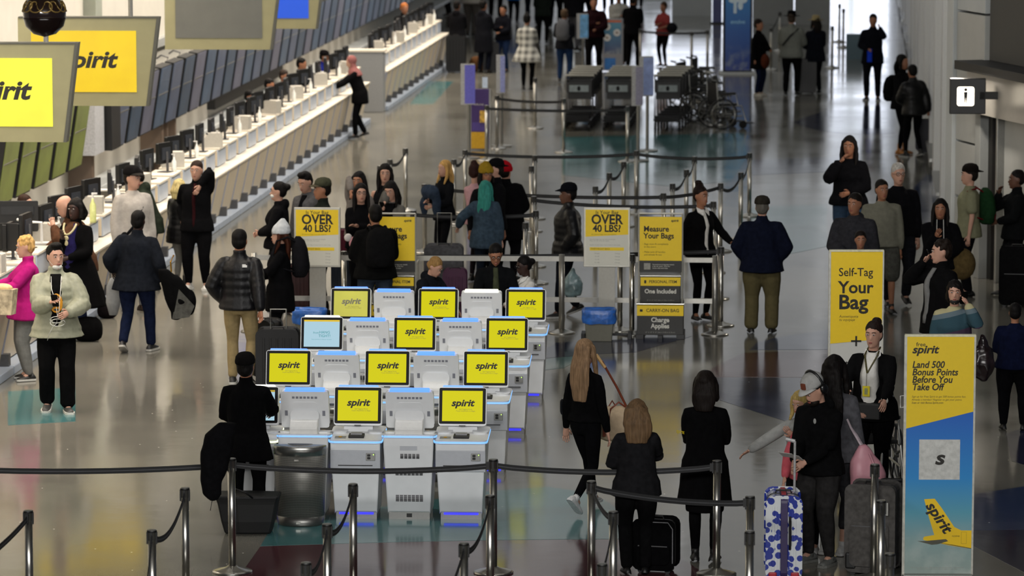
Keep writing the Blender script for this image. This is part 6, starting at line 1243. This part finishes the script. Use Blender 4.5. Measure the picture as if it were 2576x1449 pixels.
# far queue at the top
FQ = 'people in the far queue'
for a in [
 ('person in black jacket with tan hood at the end of the desks, seen from behind', 1150, 3, 180, 165, 'm', ('short', '0d0a09'), ('jacket', '111114', dict(hood=True)), ('trousers', '0a0a0b'), None),
 ('man in dark coat with grey hood in the far queue', 1216, 2, 184, 150, 'm', ('short', '0c0908'), ('coat', '14151a', dict(hood=True)), ('jeans', '12151f'), None),
 ('man in black sweatshirt and blue jeans in the far queue', 1266, 14, 182, -30, 'm', ('short', '0c0908'), ('hoodie', '0d0e14', dict()), ('jeans', '1c2a48'), None),
 ('woman in pale checked coat with black tights in the far queue', 1326, 36, 228, 168, 'f', ('bun', '0a0807', (0, .02, 1.77)), ('coat', 'a3a39c', dict(hem=.66, flare=.12)), ('leggings', '09090b'), None),
 ('man with grey backpack and blue jeans in the far queue', 1420, 24, 207, 172, 'm', ('short', '4a3a2a'), ('jacket', '17181c', dict()), ('jeans', '1d3050'), None),
 ('big man in maroon sports shirt in the far queue', 1494, -6, 192, 0, 'm', ('short', '0c0908'), ('sweater', '1c0a0e', dict(t=.05)), ('trousers', '0c0c0e'), None),
 ('person in pale grey top behind the information stand', 1556, -22, 165, 0, 'm', ('short', '3a2a20'), ('sweater', '8a8a86', dict()), ('trousers', '1a1a1c'), None),
 ('person in black beside the information stand', 1592, -12, 172, 170, 'm', ('short', '0c0908'), ('jacket', '0b0b0d', dict()), ('trousers', '0a0a0c'), None),
 ('woman in rust red top with a dark bag before the bright end', 1668, 6, 168, -40, 'f', ('short', '3a2818'), ('tshirt', '8a3a38', dict(t=.03)), ('leggings', '0b0b0d'), None),
 ('person in cream fleece in the far queue', 1338, -112, 62, 175, 'm', ('short', '3a2a1c'), ('jacket', '9c8a70', dict(t=.05)), ('jeans', '10131f'), None),
 ('person in bright blue jacket in the far queue', 1292, -70, 60, 170, 'm', ('short', '1a1210'), ('jacket', '0a68c0', dict(t=.05)), ('trousers', '0c0c0f'), None),
 ('person in white and grey top behind the black jacket', 1184, -90, 92, 160, 'f', ('long', '6a5030', .3), ('jacket', 'a8a29a', dict(t=.045)), ('trousers', '55504c'), None),
 ('person in black in the far queue, behind the cream fleece', 1396, -100, 70, 170, 'm', ('short', '0c0908'), ('jacket', '0a0a0c', dict(t=.04)), ('trousers', '0a0a0c'), None),
 ('person in beige hooded coat in the far queue', 1432, -118, 32, 172, 'm', ('short', '3a2a1c'), ('jacket', 'a08f74', dict(hood=True)), ('trousers', '14141a'), None),
 ('person in bright red top in the far queue', 1530, -110, 30, 0, 'm', ('short', '0c0908'), ('sweater', 'b01c24', dict(t=.04)), ('trousers', '14141a'), None),
 ('person in magenta top in the far queue', 1606, -105, 22, 10, 'f', ('long', '1a1210', .3), ('sweater', '9a1450', dict(t=.04)), ('trousers', '14141a'), None),
 ('person in grey parka at the top of the far queue', 1200, -150, 20, 170, 'm', ('short', '0c0908'), ('jacket', '3c3d40', dict(t=.05)), ('jeans', '161a26'), None),
 ('person in dark navy at the top of the far queue', 1246, -120, 48, 175, 'm', ('short', '0c0908'), ('jacket', '0d1020', dict(t=.05)), ('trousers', '0b0b0d'), None),
 ('person in charcoal near the information stand top', 1470, -95, 74, 160, 'm', ('short', '0c0908'), ('hoodie', '17171a', dict(t=.05)), ('trousers', '0c0c0e'), None),
 ('person in olive at the top of the far queue', 1580, -130, 26, 180, 'f', ('long', '1a120e', .3), ('jacket', '2c2e24', dict(t=.04)), ('trousers', '101012'), None),
 ('person in white shoes walking in the far queue', 1440, -60, 128, 150, 'm', ('short', '0c0908'), ('jacket', '121216', dict(t=.04)), ('joggers', '55555a'), None),
 ('person in tan coat at the far desks', 1130, -120, 40, -100, 'f', ('long', '3a2a1c', .3), ('coat', '8a7a62', dict()), ('trousers', '141416'), None),
 ('person in dark green in the far queue behind the fleece', 1365, -40, 110, 170, 'm', ('short', '0c0908'), ('jacket', '1c221e', dict(t=.04)), ('trousers', '10100f'), None),
]:
    T = person(a[0], a[1], a[2], a[3], face=a[4], sex=a[5], skn='tan', hair=a[6], top=a[7], low=a[8], L='belly', Rr='fold', grp=FQ, build=1.18)
    if 'grey backpack' in a[0]: backpack(T, 'grey backpack of the jeans-wearing man in the far queue', '55565a')
    if 'rust red' in a[0]: held(T, 'handbag', 'dark handbag of the woman in rust red', 'bag', MB().ell((0, 0, 0), (.15, .12, .13)), cloth('17171b'), (.30, -.02, .95), True)
    if 'checked' in a[0]:
        ch = [o for o in T.children if o.name.startswith('coat')][0]; m = bpy.data.materials.new('checked_wool'); m.use_nodes = True; nt = m.node_tree; b = nt.nodes['Principled BSDF']; b.inputs['Roughness'].default_value = .9
        tc = nt.nodes.new('ShaderNodeTexCoord'); sp = nt.nodes.new('ShaderNodeSeparateXYZ'); nt.links.new(tc.outputs['Object'], sp.inputs[0]); acc_ = []
        for i_ in (0, 2):
            mu = nt.nodes.new('ShaderNodeMath'); mu.operation = 'MULTIPLY'; mu.inputs[1].default_value = 42; nt.links.new(sp.outputs[i_], mu.inputs[0]); sn = nt.nodes.new('ShaderNodeMath'); sn.operation = 'SINE'; nt.links.new(mu.outputs[0], sn.inputs[0]); acc_.append(sn)
        ad = nt.nodes.new('ShaderNodeMath'); nt.links.new(acc_[0].outputs[0], ad.inputs[0]); nt.links.new(acc_[1].outputs[0], ad.inputs[1]); r = nt.nodes.new('ShaderNodeValToRGB'); mr = nt.nodes.new('ShaderNodeMapRange'); mr.inputs[1].default_value = -2; mr.inputs[2].default_value = 2; nt.links.new(ad.outputs[0], mr.inputs[0]); nt.links.new(mr.outputs[0], r.inputs[0]); r.color_ramp.elements[0].color = lin('4c4c4a'); r.color_ramp.elements[1].color = lin('c9c8c0'); nt.links.new(r.outputs[0], b.inputs['Base Color']); ch.data.materials.clear(); ch.data.materials.append(m)
# at and behind the check-in desks
T = person('woman in pink headscarf and black coat stretching over the counter', 906, 138, 348, face=-80, sex='f', skn='fair', hair=('hidden', '3a2a20'), top=('coat', '0a0a0c', dict(hem=.72)), low=('trousers', '0a0a0c'), L=(.10, -.50, 1.22), Rr=(-.10, -.50, 1.22), lean=16, step=.4, build=1.1)
_, s, UM, HM, arms, g = INFO[T.name]; Hs = Matrix.Scale(s, 4) @ HM; part('headscarf', remesh(MB().ell((0, .024, 1.665), (.095, .108, .105), 14, 10, Hs).rings([ring((Matrix.Scale(s, 4) @ UM) @ V((0, .02, z)), V((1, 0, 0)), V((0, 1, 0)), r * s, r * .8 * s) for z, r in ((1.60, .085), (1.50, .10), (1.42, .17), (1.32, .20))]), .02, 'headscarf', 2, .004, 9, 2.), cloth('8a5a58'), T, True)
for lab, px, py, h, fc, tc, hat, hr in [('desk agent in blue shirt and black cap', 806, 129, 1.535, 80, '141c60', ('cap', '0c0a0c', '0c0a0c'), '120d0a'), ('dark-haired desk agent in black beside the blue-shirted agent', 748, 146, 1.62, 80, '101013', None, '0a0807'),
     ('desk worker in a pale jacket bending behind the desks', 706, 176, 1.56, 60, 'a3989a', None, '2a201a'), ('desk worker in black bending over behind the monitors', 668, 198, 1.54, 70, '0b0b0c', None, '0a0808'), ('desk agent in black with blue lanyard at the far desks', 1012, 8, 1.69, 40, '0b0b0d', None, 'a06030'), ('desk worker in dark clothes stooping lowest behind the desks', 618, 228, 1.51, 70, '0e0e10', None, '0a0808')]:
    T = person(lab, px, py, None, h=h, face=fc, skn='tan', hair=('short', hr), top=('jacket', tc, dict(t=.035)), hat=hat, L='fwd', Rr='fwd', lean=8, build=1.2)
bpy.data.scenes.remove(WS)
